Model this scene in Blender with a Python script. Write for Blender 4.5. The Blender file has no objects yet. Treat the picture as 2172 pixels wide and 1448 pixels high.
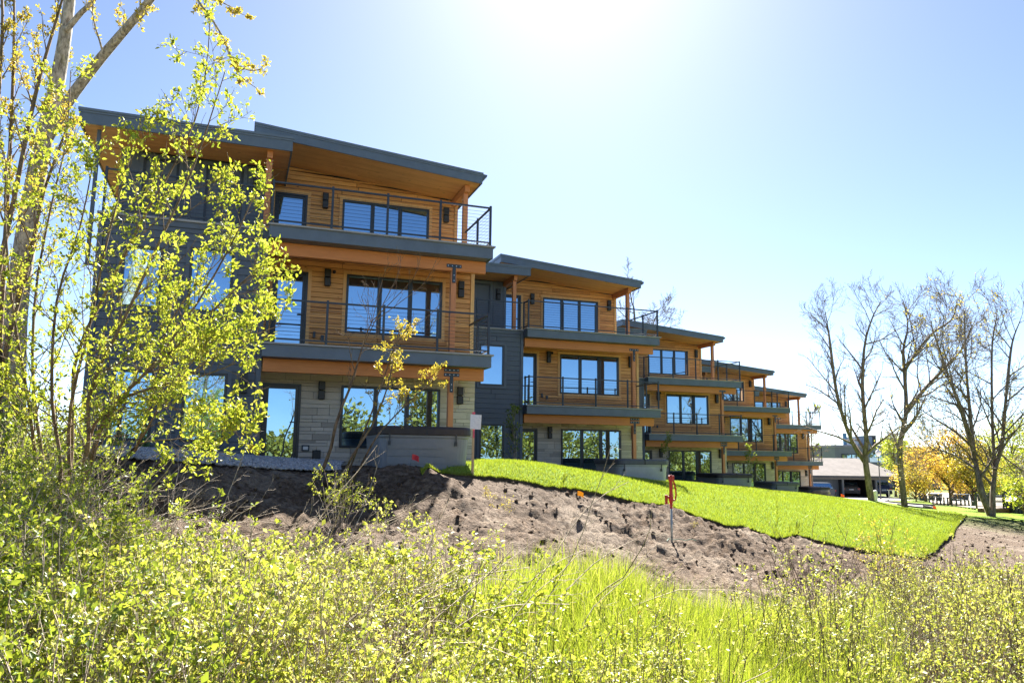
import bpy, math, random
import numpy as np
from mathutils import Matrix, Vector

# ------------------------------------------------------------------ camera, light, exposure
scene = bpy.context.scene
W0, H0 = 2172.0, 1448.0
FPX, YAW, PITCH, ROLL = 1639.9, -0.3397, 0.1465, -0.0123   # solved from the photograph; the eye is the world origin


def cam_basis(yaw, pitch, roll):
    cy, sy = math.cos(yaw), math.sin(yaw)
    cp, sp = math.cos(pitch), math.sin(pitch)
    cr, sr = math.cos(roll), math.sin(roll)
    rz = np.array([[cy, -sy, 0], [sy, cy, 0], [0, 0, 1]])
    rx = np.array([[1, 0, 0], [0, cp, -sp], [0, sp, cp]])
    ry = np.array([[cr, 0, sr], [0, 1, 0], [-sr, 0, cr]])
    return rz @ rx @ ry


CB = cam_basis(YAW, PITCH, ROLL)
cam_data = bpy.data.cameras.new('camera')
cam_data.sensor_width = 36.0
cam_data.lens = FPX / W0 * 36.0
cam_data.clip_start = 0.05
cam_data.clip_end = 3000
cam = bpy.data.objects.new('camera', cam_data)
scene.collection.objects.link(cam)
m4 = Matrix.Identity(4)
for i in range(3):
    m4[i][0] = CB[i, 0]
    m4[i][1] = CB[i, 2]
    m4[i][2] = -CB[i, 1]
cam.matrix_world = m4
scene.camera = cam

SUN_EL, SUN_AZ = math.radians(41), math.radians(24)        # azimuth from +y towards +x
world = bpy.data.worlds.new('World')
scene.world = world
world.use_nodes = True
wn = world.node_tree.nodes
wl = world.node_tree.links
sky = wn.new('ShaderNodeTexSky')
sky.sky_type = 'NISHITA'
sky.sun_disc = False
sky.sun_elevation = SUN_EL
sky.sun_rotation = SUN_AZ
sky.air_density = 0.65
sky.dust_density = 0.6
sky.altitude = 1000
sky.ozone_density = 1.8
wn['Background'].inputs['Strength'].default_value = 0.05
wl.new(sky.outputs['Color'], wn['Background'].inputs['Color'])

sd = bpy.data.lights.new('sun', 'SUN')
sd.energy = 5.0
sd.angle = math.radians(0.53)
sd.color = (1.0, 0.95, 0.87)
sun = bpy.data.objects.new('sun', sd)
scene.collection.objects.link(sun)
sdir = Vector((math.sin(SUN_AZ) * math.cos(SUN_EL), math.cos(SUN_AZ) * math.cos(SUN_EL), math.sin(SUN_EL)))
sun.rotation_euler = sdir.to_track_quat('Z', 'Y').to_euler()

scene.view_settings.view_transform = 'Standard'
scene.view_settings.look = 'None'
scene.view_settings.gamma = 1.0
scene.view_settings.exposure = 2.3
scene.cycles.max_bounces = 7
scene.cycles.diffuse_bounces = 4
scene.cycles.transmission_bounces = 4

# ------------------------------------------------------------------ helpers
rs = np.random.RandomState


def P(px, py, depth):
    """point seen at a pixel of the photograph, at a real distance along the view axis"""
    return CB @ np.array([(px - W0 / 2) / FPX, 1.0, (H0 / 2 - py) / FPX]) * depth


def PZ(px, py, z):
    r = CB @ np.array([(px - W0 / 2) / FPX, 1.0, (H0 / 2 - py) / FPX])
    return r * (z / r[2])


def link(o):
    scene.collection.objects.link(o)
    return o


def tag(o, label=None, cat=None, group=None, kind=None):
    if label: o['label'] = label
    if cat: o['category'] = cat
    if group: o['group'] = group
    if kind: o['kind'] = kind
    return o


def empty(name, loc=(0, 0, 0), rz=0.0, parent=None):
    o = bpy.data.objects.new(name, None)
    o.empty_display_size = 0.2
    o.location = loc
    o.rotation_euler = (0, 0, rz)
    o.parent = parent
    return link(o)


def obj(name, mesh, parent=None, loc=None):
    o = bpy.data.objects.new(name, mesh)
    if loc is not None: o.location = loc
    o.parent = parent
    return link(o)


def fast_mesh(name, V, F, mat=None, smooth=False):
    V = np.ascontiguousarray(V, dtype=np.float32)
    F = np.ascontiguousarray(F, dtype=np.int32)
    me = bpy.data.meshes.new(name)
    me.vertices.add(len(V))
    me.vertices.foreach_set('co', V.ravel())
    k = F.shape[1]
    me.loops.add(F.size)
    me.loops.foreach_set('vertex_index', F.ravel())
    me.polygons.add(len(F))
    me.polygons.foreach_set('loop_start', np.arange(0, F.size, k, dtype=np.int32))
    me.polygons.foreach_set('loop_total', np.full(len(F), k, dtype=np.int32))
    if smooth:
        me.polygons.foreach_set('use_smooth', np.ones(len(F), dtype=bool))
    me.update(calc_edges=True)
    if mat: me.materials.append(mat)
    return me


class MB:
    """collects simple solids into one mesh"""
    def __init__(s):
        s.v = []; s.f = []; s.m = []

    def add(s, V, F, mi=0):
        b = len(s.v)
        s.v += [tuple(float(c) for c in p) for p in V]
        s.f += [tuple(b + i for i in q) for q in F]
        s.m += [mi] * len(F)
        return s

    def box(s, x0, x1, y0, y1, z0, z1, mi=0):
        return s.add([(x0, y0, z0), (x1, y0, z0), (x1, y1, z0), (x0, y1, z0), (x0, y0, z1), (x1, y0, z1), (x1, y1, z1), (x0, y1, z1)],
                     [(0, 3, 2, 1), (4, 5, 6, 7), (0, 1, 5, 4), (1, 2, 6, 5), (2, 3, 7, 6), (3, 0, 4, 7)], mi)

    def cbox(s, x0, x1, y0, y1, z0, z1, c=0.004, mi=0):
        """box whose front (-y) edges are chamfered by c"""
        V = [(x0, y1, z0), (x1, y1, z0), (x1, y1, z1), (x0, y1, z1),
             (x0, y0 + c, z0), (x1, y0 + c, z0), (x1, y0 + c, z1), (x0, y0 + c, z1),
             (x0 + c, y0, z0 + c), (x1 - c, y0, z0 + c), (x1 - c, y0, z1 - c), (x0 + c, y0, z1 - c)]
        F = [(0, 3, 2, 1)] + [(a, b, b + 4, a + 4) for a, b in ((0, 1), (1, 2), (2, 3))] + [(3, 0, 4, 7)]
        F += [(4, 5, 9, 8), (5, 6, 10, 9), (6, 7, 11, 10), (7, 4, 8, 11), (8, 9, 10, 11)]
        return s.add(V, F, mi)

    def hexa(s, P8, mi=0):
        return s.add(P8, [(0, 3, 2, 1), (4, 5, 6, 7), (0, 1, 5, 4), (1, 2, 6, 5), (2, 3, 7, 6), (3, 0, 4, 7)], mi)

    def cyl(s, a, b, ra, rb=None, n=10, mi=0):
        rb = ra if rb is None else rb
        a = Vector(a); b = Vector(b)
        d = (b - a).normalized()
        u = d.orthogonal().normalized(); w = d.cross(u)
        V = []
        for c, r in ((a, ra), (b, rb)):
            for i in range(n):
                t = 2 * math.pi * i / n
                V.append(c + (u * math.cos(t) + w * math.sin(t)) * r)
        F = [(i, (i + 1) % n, n + (i + 1) % n, n + i) for i in range(n)]
        F += [tuple(reversed(range(n))), tuple(range(n, 2 * n))]
        return s.add(V, F, mi)

    def lathe(s, c, prof, n=14, mi=0):
        V = []; F = []
        for r, z in prof:
            for i in range(n):
                t = 2 * math.pi * i / n
                V.append((c[0] + r * math.cos(t), c[1] + r * math.sin(t), c[2] + z))
        for k in range(len(prof) - 1):
            for i in range(n):
                F.append((k * n + i, k * n + (i + 1) % n, (k + 1) * n + (i + 1) % n, (k + 1) * n + i))
        F.append(tuple(reversed(range(n))))
        F.append(tuple(range((len(prof) - 1) * n, len(prof) * n)))
        return s.add(V, F, mi)

    def prism(s, poly, axis, a, b, mi=0):
        """polygon of 2-D points extruded along an axis ('x': poly is (y,z); 'y': (x,z); 'z': (x,y))"""
        def pt(q, t):
            return {'x': (t, q[0], q[1]), 'y': (q[0], t, q[1]), 'z': (q[0], q[1], t)}[axis]
        n = len(poly)
        V = [pt(q, a) for q in poly] + [pt(q, b) for q in poly]
        F = [(i, (i + 1) % n, n + (i + 1) % n, n + i) for i in range(n)] + [tuple(reversed(range(n))), tuple(range(n, 2 * n))]
        return s.add(V, F, mi)

    def mesh(s, name, mats, smooth=False):
        me = bpy.data.meshes.new(name)
        me.from_pydata(s.v, [], s.f)
        if not isinstance(mats, (list, tuple)): mats = [mats]
        for m in mats: me.materials.append(m)
        me.polygons.foreach_set('material_index', s.m)
        if smooth: me.polygons.foreach_set('use_smooth', [True] * len(s.f))
        me.update()
        return me

    def build(s, name, mats, parent=None, loc=None, smooth=False, bevel=0.0):
        me = s.mesh(name, mats, smooth)
        o = obj(name, me, parent, loc)
        if bevel:
            b = o.modifiers.new('bevel', 'BEVEL')
            b.width = bevel; b.segments = 2; b.limit_method = 'ANGLE'
        return o


# value noise on a lattice
def _hash(ix, iy, seed):
    h = (ix.astype(np.int64) * 374761393 + iy.astype(np.int64) * 668265263 + seed * 974634777) & 0xffffffff
    h = ((h ^ (h >> 13)) * 1274126177) & 0xffffffff
    return ((h ^ (h >> 16)) & 0xffff) / 65535.0


def vnoise(x, y, seed=0):
    ix, iy = np.floor(x), np.floor(y)
    fx, fy = x - ix, y - iy
    fx = fx * fx * (3 - 2 * fx); fy = fy * fy * (3 - 2 * fy)
    a = _hash(ix, iy, seed); b = _hash(ix + 1, iy, seed); c = _hash(ix, iy + 1, seed); d = _hash(ix + 1, iy + 1, seed)
    return (a * (1 - fx) + b * fx) * (1 - fy) + (c * (1 - fx) + d * fx) * fy


def fbm(x, y, seed=0, octs=4):
    s = 0; a = 1.0; t = 0
    for k in range(octs):
        s = s + a * vnoise(x * 2 ** k, y * 2 ** k, seed + k * 7); t += a; a *= 0.5
    return s / t


def inside(x, y, poly):
    x = np.asarray(x); y = np.asarray(y)
    r = np.zeros(x.shape, bool)
    n = len(poly)
    for i in range(n):
        x0, y0 = poly[i]; x1, y1 = poly[(i + 1) % n]
        c = (y0 > y) != (y1 > y)
        with np.errstate(divide='ignore', invalid='ignore'):
            r ^= c & (x < (x1 - x0) * (y - y0) / (y1 - y0 + 1e-12) + x0)
    return r


# ------------------------------------------------------------------ materials
def new_mat(name):
    m = bpy.data.materials.new(name)
    m.use_nodes = True
    nt = m.node_tree
    nt.nodes.clear()
    out = nt.nodes.new('ShaderNodeOutputMaterial')
    return m, nt, out


class NT:
    """terse node building"""
    def __init__(s, nt): s.nt = nt

    def n(s, t, **kw):
        nd = s.nt.nodes.new('ShaderNode' + t)
        for k, v in kw.items(): setattr(nd, k, v)
        return nd

    def set(s, sock, v):
        if hasattr(v, 'is_output') or isinstance(v, bpy.types.NodeSocket): s.nt.links.new(v, sock)
        elif isinstance(v, (tuple, list)) and len(v) == 3 and sock.type == 'RGBA': sock.default_value = (*v, 1)
        else: sock.default_value = v

    def math(s, op, a, b=0.0, c=None):
        nd = s.n('Math', operation=op)
        s.set(nd.inputs[0], a); s.set(nd.inputs[1], b)
        if c is not None: s.set(nd.inputs[2], c)
        return nd.outputs[0]

    def noise(s, vec, scale, detail=3, rough=0.55, dist=0.0):
        nd = s.n('TexNoise')
        if vec is not None: s.set(nd.inputs['Vector'], vec)
        nd.inputs['Scale'].default_value = scale
        nd.inputs['Detail'].default_value = detail
        nd.inputs['Roughness'].default_value = rough
        nd.inputs['Distortion'].default_value = dist
        return nd.outputs['Fac']

    def ramp(s, fac, stops, interp='LINEAR'):
        nd = s.n('ValToRGB')
        cr = nd.color_ramp
        cr.interpolation = interp
        while len(cr.elements) > 1: cr.elements.remove(cr.elements[-1])
        for i, (p, c) in enumerate(stops):
            e = cr.elements[0] if i == 0 else cr.elements.new(p)
            e.position = p
            e.color = (*c, 1) if len(c) == 3 else c
        s.set(nd.inputs[0], fac)
        return nd.outputs['Color']

    def mix(s, fac, a, b, mode='MIX'):
        nd = s.n('Mix', data_type='RGBA', blend_type=mode)
        s.set(nd.inputs[0], fac); s.set(nd.inputs[6], a); s.set(nd.inputs[7], b)
        return nd.outputs[2]

    def mapping(s, vec, scale=(1, 1, 1), rot=(0, 0, 0)):
        nd = s.n('Mapping')
        s.set(nd.inputs['Vector'], vec)
        nd.inputs['Scale'].default_value = scale
        nd.inputs['Rotation'].default_value = rot
        return nd.outputs[0]

    def pos(s): return s.n('NewGeometry').outputs['Position']

    def island(s): return s.n('NewGeometry').outputs['Random Per Island']

    def rnd(s):
        a = s.n('ObjectInfo').outputs['Random']
        return s.math('FRACT', s.math('ADD', s.island(), a))

    def bump(s, h, strength=0.3, dist=0.01):
        nd = s.n('Bump')
        nd.inputs['Strength'].default_value = strength
        nd.inputs['Distance'].default_value = dist
        s.set(nd.inputs['Height'], h)
        return nd.outputs[0]

    def pbr(s, out, col, rough=0.6, bump=None, metal=0.0, spec=0.5):
        b = s.n('BsdfPrincipled')
        s.set(b.inputs['Base Color'], col)
        s.set(b.inputs['Roughness'], rough)
        b.inputs['Metallic'].default_value = metal
        b.inputs['Specular IOR Level'].default_value = spec
        if bump is not None: s.nt.links.new(bump, b.inputs['Normal'])
        s.nt.links.new(b.outputs[0], out.inputs['Surface'])
        return b


def mat_plain(name, col, rough=0.6, metal=0.0, var=0.12, scale=6.0, spec=0.5, bump=0.0, spots=0.0):
    m, nt, out = new_mat(name)
    t = NT(nt)
    p = t.pos()
    nz = t.noise(p, scale, 4)
    lo = tuple(c * (1 - var) for c in col); hi = tuple(min(1, c * (1 + var)) for c in col)
    c = t.ramp(nz, [(0.3, lo), (0.7, hi)])
    if spots:
        s = t.noise(p, scale * 7, 2)
        c = t.mix(t.math('MULTIPLY', t.math('GREATER_THAN', s, 0.68), spots), c, tuple(min(1, q * 2.2 + .02) for q in col))
    b = t.bump(t.noise(p, scale * 12, 3), bump, 0.01) if bump else None
    t.pbr(out, c, rough, b, metal, spec)
    return m


def mat_wood(name, axis, dark, light, knots=1.0, rough=0.55, boardvar=0.5):
    m, nt, out = new_mat(name)
    t = NT(nt)
    p = t.pos()
    r = t.rnd()
    off = t.n('CombineXYZ')
    t.set(off.inputs[0], t.math('MULTIPLY', r, 37.0)); t.set(off.inputs[1], t.math('MULTIPLY', r, 11.0)); t.set(off.inputs[2], t.math('MULTIPLY', r, 23.0))
    ad = t.n('VectorMath', operation='ADD')
    t.set(ad.inputs[0], p); t.set(ad.inputs[1], off.outputs[0])
    v = ad.outputs[0]
    sc = {'x': (1.1, 16, 16), 'y': (16, 1.1, 16), 'z': (16, 16, 1.1)}[axis]
    grain = t.noise(t.mapping(v, sc), 1.5, 5, 0.6, 0.6)
    fine = t.noise(t.mapping(v, tuple(c * 4 for c in sc)), 1.5, 2, 0.5)
    big = t.noise(v, 1.3, 2)
    f = t.math('ADD', t.math('MULTIPLY', grain, 0.65), t.math('MULTIPLY', fine, 0.25))
    f = t.math('ADD', f, t.math('MULTIPLY', t.math('SUBTRACT', r, 0.5), boardvar * 0.55))
    f = t.math('ADD', f, t.math('MULTIPLY', t.math('SUBTRACT', big, 0.5), 0.25))
    mid = tuple((a + b) / 2 for a, b in zip(dark, light))
    c = t.ramp(f, [(0.12, dark), (0.45, mid), (0.8, light)])
    if knots:
        vo = t.n('TexVoronoi', feature='F1')
        ks = {'x': (3.3, 7, 7), 'y': (7, 3.3, 7), 'z': (7, 7, 3.3)}[axis]
        t.set(vo.inputs['Vector'], t.mapping(v, ks))
        vo.inputs['Scale'].default_value = 1.0
        gate = t.n('SeparateColor')
        t.set(gate.inputs[0], vo.outputs['Color'])
        size = t.math('MULTIPLY', gate.outputs[0], 0.17)
        k = t.math('SUBTRACT', size, vo.outputs['Distance'])
        k = t.n('Math', operation='MULTIPLY', use_clamp=True)
        t.set(k.inputs[0], t.math('SUBTRACT', size, vo.outputs['Distance'])); k.inputs[1].default_value = 22.0
        c = t.mix(t.math('MULTIPLY', k.outputs[0], 0.75 * knots), c, (0.075, 0.03, 0.012))
    t.pbr(out, c, rough, t.bump(f, 0.25, 0.004), 0, 0.35)
    return m


def mat_leaf(name, stops, trans=0.5, gloss=0.04, rough=0.45, ty=0.25):
    m, nt, out = new_mat(name)
    t = NT(nt)
    c = t.ramp(t.island(), stops)
    big = t.noise(t.pos(), 0.9, 3)
    c = t.mix(t.math('MULTIPLY', big, 0.45), c, tuple(q * 0.8 for q in stops[0][1]))
    d = t.n('BsdfDiffuse'); t.set(d.inputs[0], c)
    tr = t.n('BsdfTranslucent')
    t.set(tr.inputs[0], t.mix(ty, c, (0.70, 0.66, 0.06), 'MIX'))
    g = t.n('BsdfGlossy'); g.inputs['Roughness'].default_value = rough
    mx = t.n('MixShader'); mx.inputs[0].default_value = trans
    nt.links.new(d.outputs[0], mx.inputs[1]); nt.links.new(tr.outputs[0], mx.inputs[2])
    m2 = t.n('MixShader'); m2.inputs[0].default_value = gloss
    nt.links.new(mx.outputs[0], m2.inputs[1]); nt.links.new(g.outputs[0], m2.inputs[2])
    nt.links.new(m2.outputs[0], out.inputs[0])
    return m


def mat_bark(name, dark, light, scale=9.0, moss=0.0):
    m, nt, out = new_mat(name)
    t = NT(nt)
    p = t.pos()
    f = t.noise(t.mapping(p, (1, 1, 0.35)), scale, 6, 0.65, 0.4)
    c = t.ramp(f, [(0.32, dark), (0.6, light)])
    if moss:
        c = t.mix(t.math('MULTIPLY', t.math('GREATER_THAN', t.noise(p, 3.0, 3), 0.58), moss), c, (0.16, 0.15, 0.03))
    t.pbr(out, c, 0.9, t.bump(f, 0.8, 0.02), 0, 0.2)
    return m


M = {}
M['cedar_x'] = mat_wood('cedar_boards', 'x', (0.33, 0.13, 0.04), (0.88, 0.47, 0.165))
M['cedar_z'] = mat_wood('cedar_trim', 'z', (0.48, 0.23, 0.085), (0.88, 0.55, 0.23), knots=0.6)
M['soffit'] = mat_wood('cedar_soffit', 'x', (0.48, 0.21, 0.068), (0.86, 0.47, 0.17), knots=0.7, boardvar=0.35)
M['beam'] = mat_wood('fir_beam', 'x', (0.50, 0.165, 0.045), (0.74, 0.30, 0.095), knots=0.25, boardvar=0.1, rough=0.5)
M['timber_y'] = mat_wood('fir_beam_side', 'y', (0.48, 0.17, 0.06), (0.70, 0.30, 0.12), knots=0.25, boardvar=0.1)
M['timber_z'] = mat_wood('fir_post', 'z', (0.50, 0.18, 0.07), (0.76, 0.33, 0.14), knots=0.3, boardvar=0.2, rough=0.5)
M['siding'] = mat_plain('slate_siding', (0.085, 0.108, 0.142), 0.5, var=0.10, scale=2.0, bump=0.06)
M['trim_grey'] = mat_plain('slate_trim', (0.092, 0.117, 0.153), 0.5, var=0.1, scale=3.0)
M['fascia'] = mat_plain('slate_fascia', (0.112, 0.145, 0.188), 0.42, var=0.12, scale=2.5, spots=0.10)
M['roof'] = mat_plain('dark_roof_metal', (0.13, 0.165, 0.21), 0.4, var=0.1, scale=3.0)
M['cap'] = mat_plain('deck_cap', (0.34, 0.335, 0.33), 0.6, var=0.12, scale=4.0)
M['backing'] = mat_plain('wall_backing', (0.035, 0.026, 0.02), 0.9)
M['mortar'] = mat_plain('stone_joint', (0.09, 0.08, 0.07), 0.9)
M['black_metal'] = mat_plain('black_steel', (0.03, 0.040, 0.055), 0.38, var=0.15, spec=0.5)
M['frame'] = mat_plain('window_frame', (0.02, 0.028, 0.038), 0.35, var=0.1)
M['lamp'] = mat_plain('bronze_lamp', (0.02, 0.021, 0.024), 0.45, var=0.1)
M['bolt'] = mat_plain('steel_bolt', (0.6, 0.6, 0.6), 0.35, metal=0.9)
M['cable'] = mat_plain('steel_cable', (0.10, 0.105, 0.115), 0.3, metal=0.75)
M['white'] = mat_plain('white_plastic', (0.75, 0.75, 0.74), 0.5, var=0.05)
M['concrete'] = mat_plain('concrete', (0.42, 0.40, 0.38), 0.85, var=0.12, scale=2.0, bump=0.2)


def make_stone():
    m, nt, out = new_mat('ashlar_stone')
    t = NT(nt)
    r = t.rnd()
    p = t.pos()
    c = t.ramp(r, [(0.0, (0.42, 0.365, 0.30)), (0.3, (0.68, 0.60, 0.49)), (0.6, (0.60, 0.545, 0.47)), (1.0, (0.80, 0.71, 0.59))])
    nz = t.noise(t.mapping(p, (1, 1, 2.2)), 7.0, 5, 0.6)
    c = t.mix(t.math('MULTIPLY', nz, 0.45), c, (0.30, 0.27, 0.235))
    t.pbr(out, c, 0.85, t.bump(t.noise(p, 25.0, 4), 0.55, 0.012), 0, 0.25)
    return m


M['stone'] = make_stone()


def make_glass():
    m, nt, out = new_mat('window_glass')
    t = NT(nt)
    d = t.n('BsdfPrincipled')
    d.inputs['Base Color'].default_value = (0.012, 0.02, 0.022, 1)
    d.inputs['Roughness'].default_value = 0.15
    g = t.n('BsdfGlossy')
    g.inputs['Roughness'].default_value = 0.0
    g.inputs['Color'].default_value = (0.44, 0.72, 0.98, 1)
    b = t.bump(t.noise(t.pos(), 1.4, 1), 0.10, 0.02)
    nt.links.new(b, g.inputs['Normal'])
    lw = t.n('LayerWeight'); lw.inputs['Blend'].default_value = 0.3
    f = t.math('ADD', t.math('MULTIPLY', lw.outputs['Fresnel'], 0.5), 0.50)
    mx = t.n('MixShader')
    t.set(mx.inputs[0], f)
    nt.links.new(d.outputs[0], mx.inputs[1]); nt.links.new(g.outputs[0], mx.inputs[2])
    nt.links.new(mx.outputs[0], out.inputs[0])
    return m


M['glass'] = make_glass()


def make_dirt():
    m, nt, out = new_mat('bare_soil')
    t = NT(nt)
    p = t.pos()
    a = t.noise(p, 0.55, 4, 0.6)
    b = t.noise(p, 9.0, 6, 0.7)
    c = t.noise(p, 45.0, 3, 0.6)
    base = t.ramp(b, [(0.25, (0.04, 0.027, 0.019)), (0.46, (0.115, 0.080, 0.055)), (0.70, (0.26, 0.195, 0.14))])
    dry = t.ramp(c, [(0.3, (0.17, 0.13, 0.095)), (0.7, (0.34, 0.275, 0.21))])
    sel = t.math('MULTIPLY', t.math('ADD', a, t.math('MULTIPLY', b, 0.45)), 1.0)
    selr = t.ramp(sel, [(0.74, (0, 0, 0)), (0.90, (1, 1, 1))])
    col = t.mix(selr, base, dry)
    sx = t.n('SeparateXYZ'); t.set(sx.inputs[0], p)
    d = t.n('VectorMath', operation='DISTANCE'); t.set(d.inputs[0], p); d.inputs[1].default_value = (8, 12, -1.5)
    fr = t.ramp(t.math('ADD', t.math('DIVIDE', d.outputs['Value'], 60.0), t.math('MULTIPLY', t.math('SUBTRACT', a, 0.5), 0.25)), [(0.42, (0, 0, 0)), (0.55, (1, 1, 1))])
    col = t.mix(fr, col, t.ramp(b, [(0.3, (0.07, 0.11, 0.015)), (0.7, (0.17, 0.19, 0.05))]))
    h = t.math('ADD', b, t.math('MULTIPLY', c, 0.4))
    t.pbr(out, col, 0.95, t.bump(h, 1.0, 0.09), 0, 0.15)
    return m


def make_turf():
    m, nt, out = new_mat('turf')
    t = NT(nt)
    p = t.pos()
    a = t.noise(p, 0.9, 3)
    b = t.noise(p, 60.0, 3, 0.7)
    c = t.ramp(t.math('ADD', t.math('MULTIPLY', a, 0.5), t.math('MULTIPLY', b, 0.5)),
               [(0.3, (0.10, 0.17, 0.012)), (0.55, (0.18, 0.28, 0.018)), (0.75, (0.30, 0.35, 0.04))])
    t.pbr(out, c, 0.9, t.bump(b, 0.8, 0.05), 0, 0.1)
    return m


M['dirt'] = make_dirt()
M['turf'] = make_turf()
M['sod_edge'] = mat_plain('sod_edge', (0.06, 0.045, 0.025), 0.95, var=0.5, scale=20)
M['blade'] = mat_leaf('lawn_blade', [(0.0, (0.11, 0.20, 0.01)), (0.35, (0.20, 0.32, 0.014)), (0.8, (0.28, 0.39, 0.02)), (0.95, (0.36, 0.42, 0.05)), (1.0, (0.48, 0.43, 0.14))], trans=0.4, gloss=0.06)
M['tallgrass'] = mat_leaf('tall_grass_blade', [(0.0, (0.08, 0.17, 0.01)), (0.45, (0.20, 0.32, 0.015)), (0.8, (0.33, 0.41, 0.025)), (0.9, (0.46, 0.44, 0.10)), (1.0, (0.60, 0.50, 0.24))], trans=0.55, gloss=0.06)
M['gravel'], _nt, _o = new_mat('crushed_gravel')
_t = NT(_nt)
_t.pbr(_o, _t.mix(_t.noise(_t.pos(), 30.0, 3), _t.ramp(_t.island(), [(0, (0.16, 0.16, 0.17)), (0.5, (0.45, 0.45, 0.46)), (1, (0.75, 0.74, 0.72))]), (0.32, 0.32, 0.33)), 0.85, _t.bump(_t.noise(_t.pos(), 40.0, 3), 0.6, 0.03))
M['leaf_lime'] = mat_leaf('lime_leaf', [(0.0, (0.12, 0.22, 0.012)), (0.35, (0.30, 0.41, 0.025)), (0.75, (0.52, 0.55, 0.05)), (1.0, (0.66, 0.58, 0.10))], trans=0.5, gloss=0.045)
M['leaf_shrub'] = mat_leaf('shrub_leaf', [(0.0, (0.09, 0.15, 0.015)), (0.2, (0.26, 0.34, 0.03)), (0.55, (0.56, 0.58, 0.08)), (0.8, (0.70, 0.68, 0.16)), (0.95, (0.80, 0.76, 0.34)), (1.0, (0.66, 0.40, 0.05))], trans=0.45, gloss=0.06, ty=0.2)
M['leaf_green'] = mat_leaf('green_leaf', [(0.0, (0.05, 0.12, 0.012)), (0.5, (0.17, 0.29, 0.02)), (1.0, (0.42, 0.48, 0.05))], trans=0.5, gloss=0.045)
M['leaf_gold'] = mat_leaf('golden_leaf', [(0.0, (0.34, 0.30, 0.02)), (0.5, (0.56, 0.46, 0.05)), (1.0, (0.60, 0.34, 0.06))], trans=0.5, gloss=0.08)
M['leaf_orange'] = mat_leaf('orange_leaf', [(0.0, (0.50, 0.26, 0.04)), (0.5, (0.62, 0.36, 0.06)), (1.0, (0.66, 0.48, 0.08))], trans=0.5, gloss=0.05)
M['leaf_wood'] = mat_leaf('woodland_leaf', [(0.0, (0.08, 0.09, 0.01)), (0.5, (0.24, 0.21, 0.02)), (1.0, (0.45, 0.36, 0.04))], trans=0.3)
M['leaf_sapling'] = mat_leaf('sapling_leaf', [(0.0, (0.05, 0.13, 0.02)), (1.0, (0.12, 0.26, 0.03))], trans=0.4, gloss=0.08)
M['bark_pale'] = mat_bark('pale_bark', (0.10, 0.085, 0.065), (0.56, 0.50, 0.42), 22, moss=0.35)
M['bark_dark'] = mat_bark('dark_bark', (0.05, 0.035, 0.025), (0.20, 0.15, 0.115), 12)
M['bark_grey'] = mat_bark('grey_brown_bark', (0.075, 0.06, 0.048), (0.27, 0.22, 0.175), 10)
M['bark_mid'] = mat_bark('brown_bark', (0.07, 0.05, 0.035), (0.26, 0.19, 0.13), 14, moss=0.3)
M['twig'] = mat_bark('grey_twig', (0.22, 0.175, 0.13), (0.52, 0.44, 0.35), 20)
M['twig_dark'] = mat_bark('dark_twig', (0.08, 0.06, 0.045), (0.24, 0.18, 0.135), 20)

# ------------------------------------------------------------------ the row's frame: five units, each stepped back and down
U = [np.array([6.06 + 9.48 * k, 18.53 + 7.85 * k, 2.53 - 0.675 * k]) for k in range(5)]
U[4] = np.array([44.0, 50.1, -0.15])
Z0 = 2.78                                                # first deck above the unit's own ground
GZ = [u[2] - Z0 for u in U]

# ------------------------------------------------------------------ terrain
ctrl = []


def cp(x, y, z): ctrl.append((x, y, z))


for k in range(5):
    ux, uy, uz = U[k]; g = GZ[k]
    for lx, ly in ((-9.3, 0.3), (-6.5, 0.0), (-4.0, 1.0), (-0.2, 1.2), (-4.5, 6.0), (-1.8, -1.0)):
        cp(ux + lx, uy + ly, g + (.30 if (k == 0 and lx < -9) else .17 if (k == 0 and lx < -6) else 0))
cp(*PZ(905, 1003, -0.32)); cp(3.5, 16.4, -0.27); cp(1.5, 16.4, -0.27)
LF = [(890, 999.5, -.31), (927, 1006, -.40), (1002, 1013, -.47), (1078, 1019, -.53), (1157, 1036, -.70), (1216, 1040, -.76), (1285, 1053, -.92),
      (1354, 1069, -1.10), (1419, 1076, -1.21), (1475, 1097.5, -1.38), (1549, 1120, -1.62), (1574, 1118, -1.66), (1649, 1145.5, -1.95),
      (1691, 1136.6, -1.99), (1777, 1160, -2.22), (1915, 1182, -2.5), (1958, 1186, -2.6)]
LR = [(1983, 1170, -2.63), (2018, 1138, -2.72), (2036, 1108, -2.82), (2050, 1095, -2.88)]
for px, py, z in LF + LR: cp(*PZ(px, py, z))
for px, py, d in ((1100, 990, 18), (1200, 1001, 19), (1300, 1014, 21), (1400, 1026, 23.5), (1500, 1031, 27), (1600, 1037, 33), (1700, 1047, 42), (1760, 1053, 47),
                  (1850, 1062, 52), (1913, 1076, 48), (2000, 1091, 43), (2100, 1094, 41), (1960, 1079, 51)): cp(*P(px, py, d))
for px, py, z in ((700, 1130, -1.0), (800, 1060, -.75), (1100, 1120, -1.3), (1425, 1149, -1.75), (1425, 1205, -1.95), (1700, 1220, -2.35), (2100, 1200, -2.9), (2150, 1125, -3.05),
                  (450, 1050, -.62), (450, 1105, -.87), (250, 1060, -.66), (600, 1060, -.72), (900, 1060, -.80)): cp(*PZ(px, py, z))
for px, py, d in ((150, 965, 12.8), (300, 975, 13.0), (450, 985, 13.3), (560, 994, 14.0), (680, 1001, 15.0), (780, 1001, 15.6), (850, 1000, 15.9)): cp(*P(px, py, d))
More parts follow.
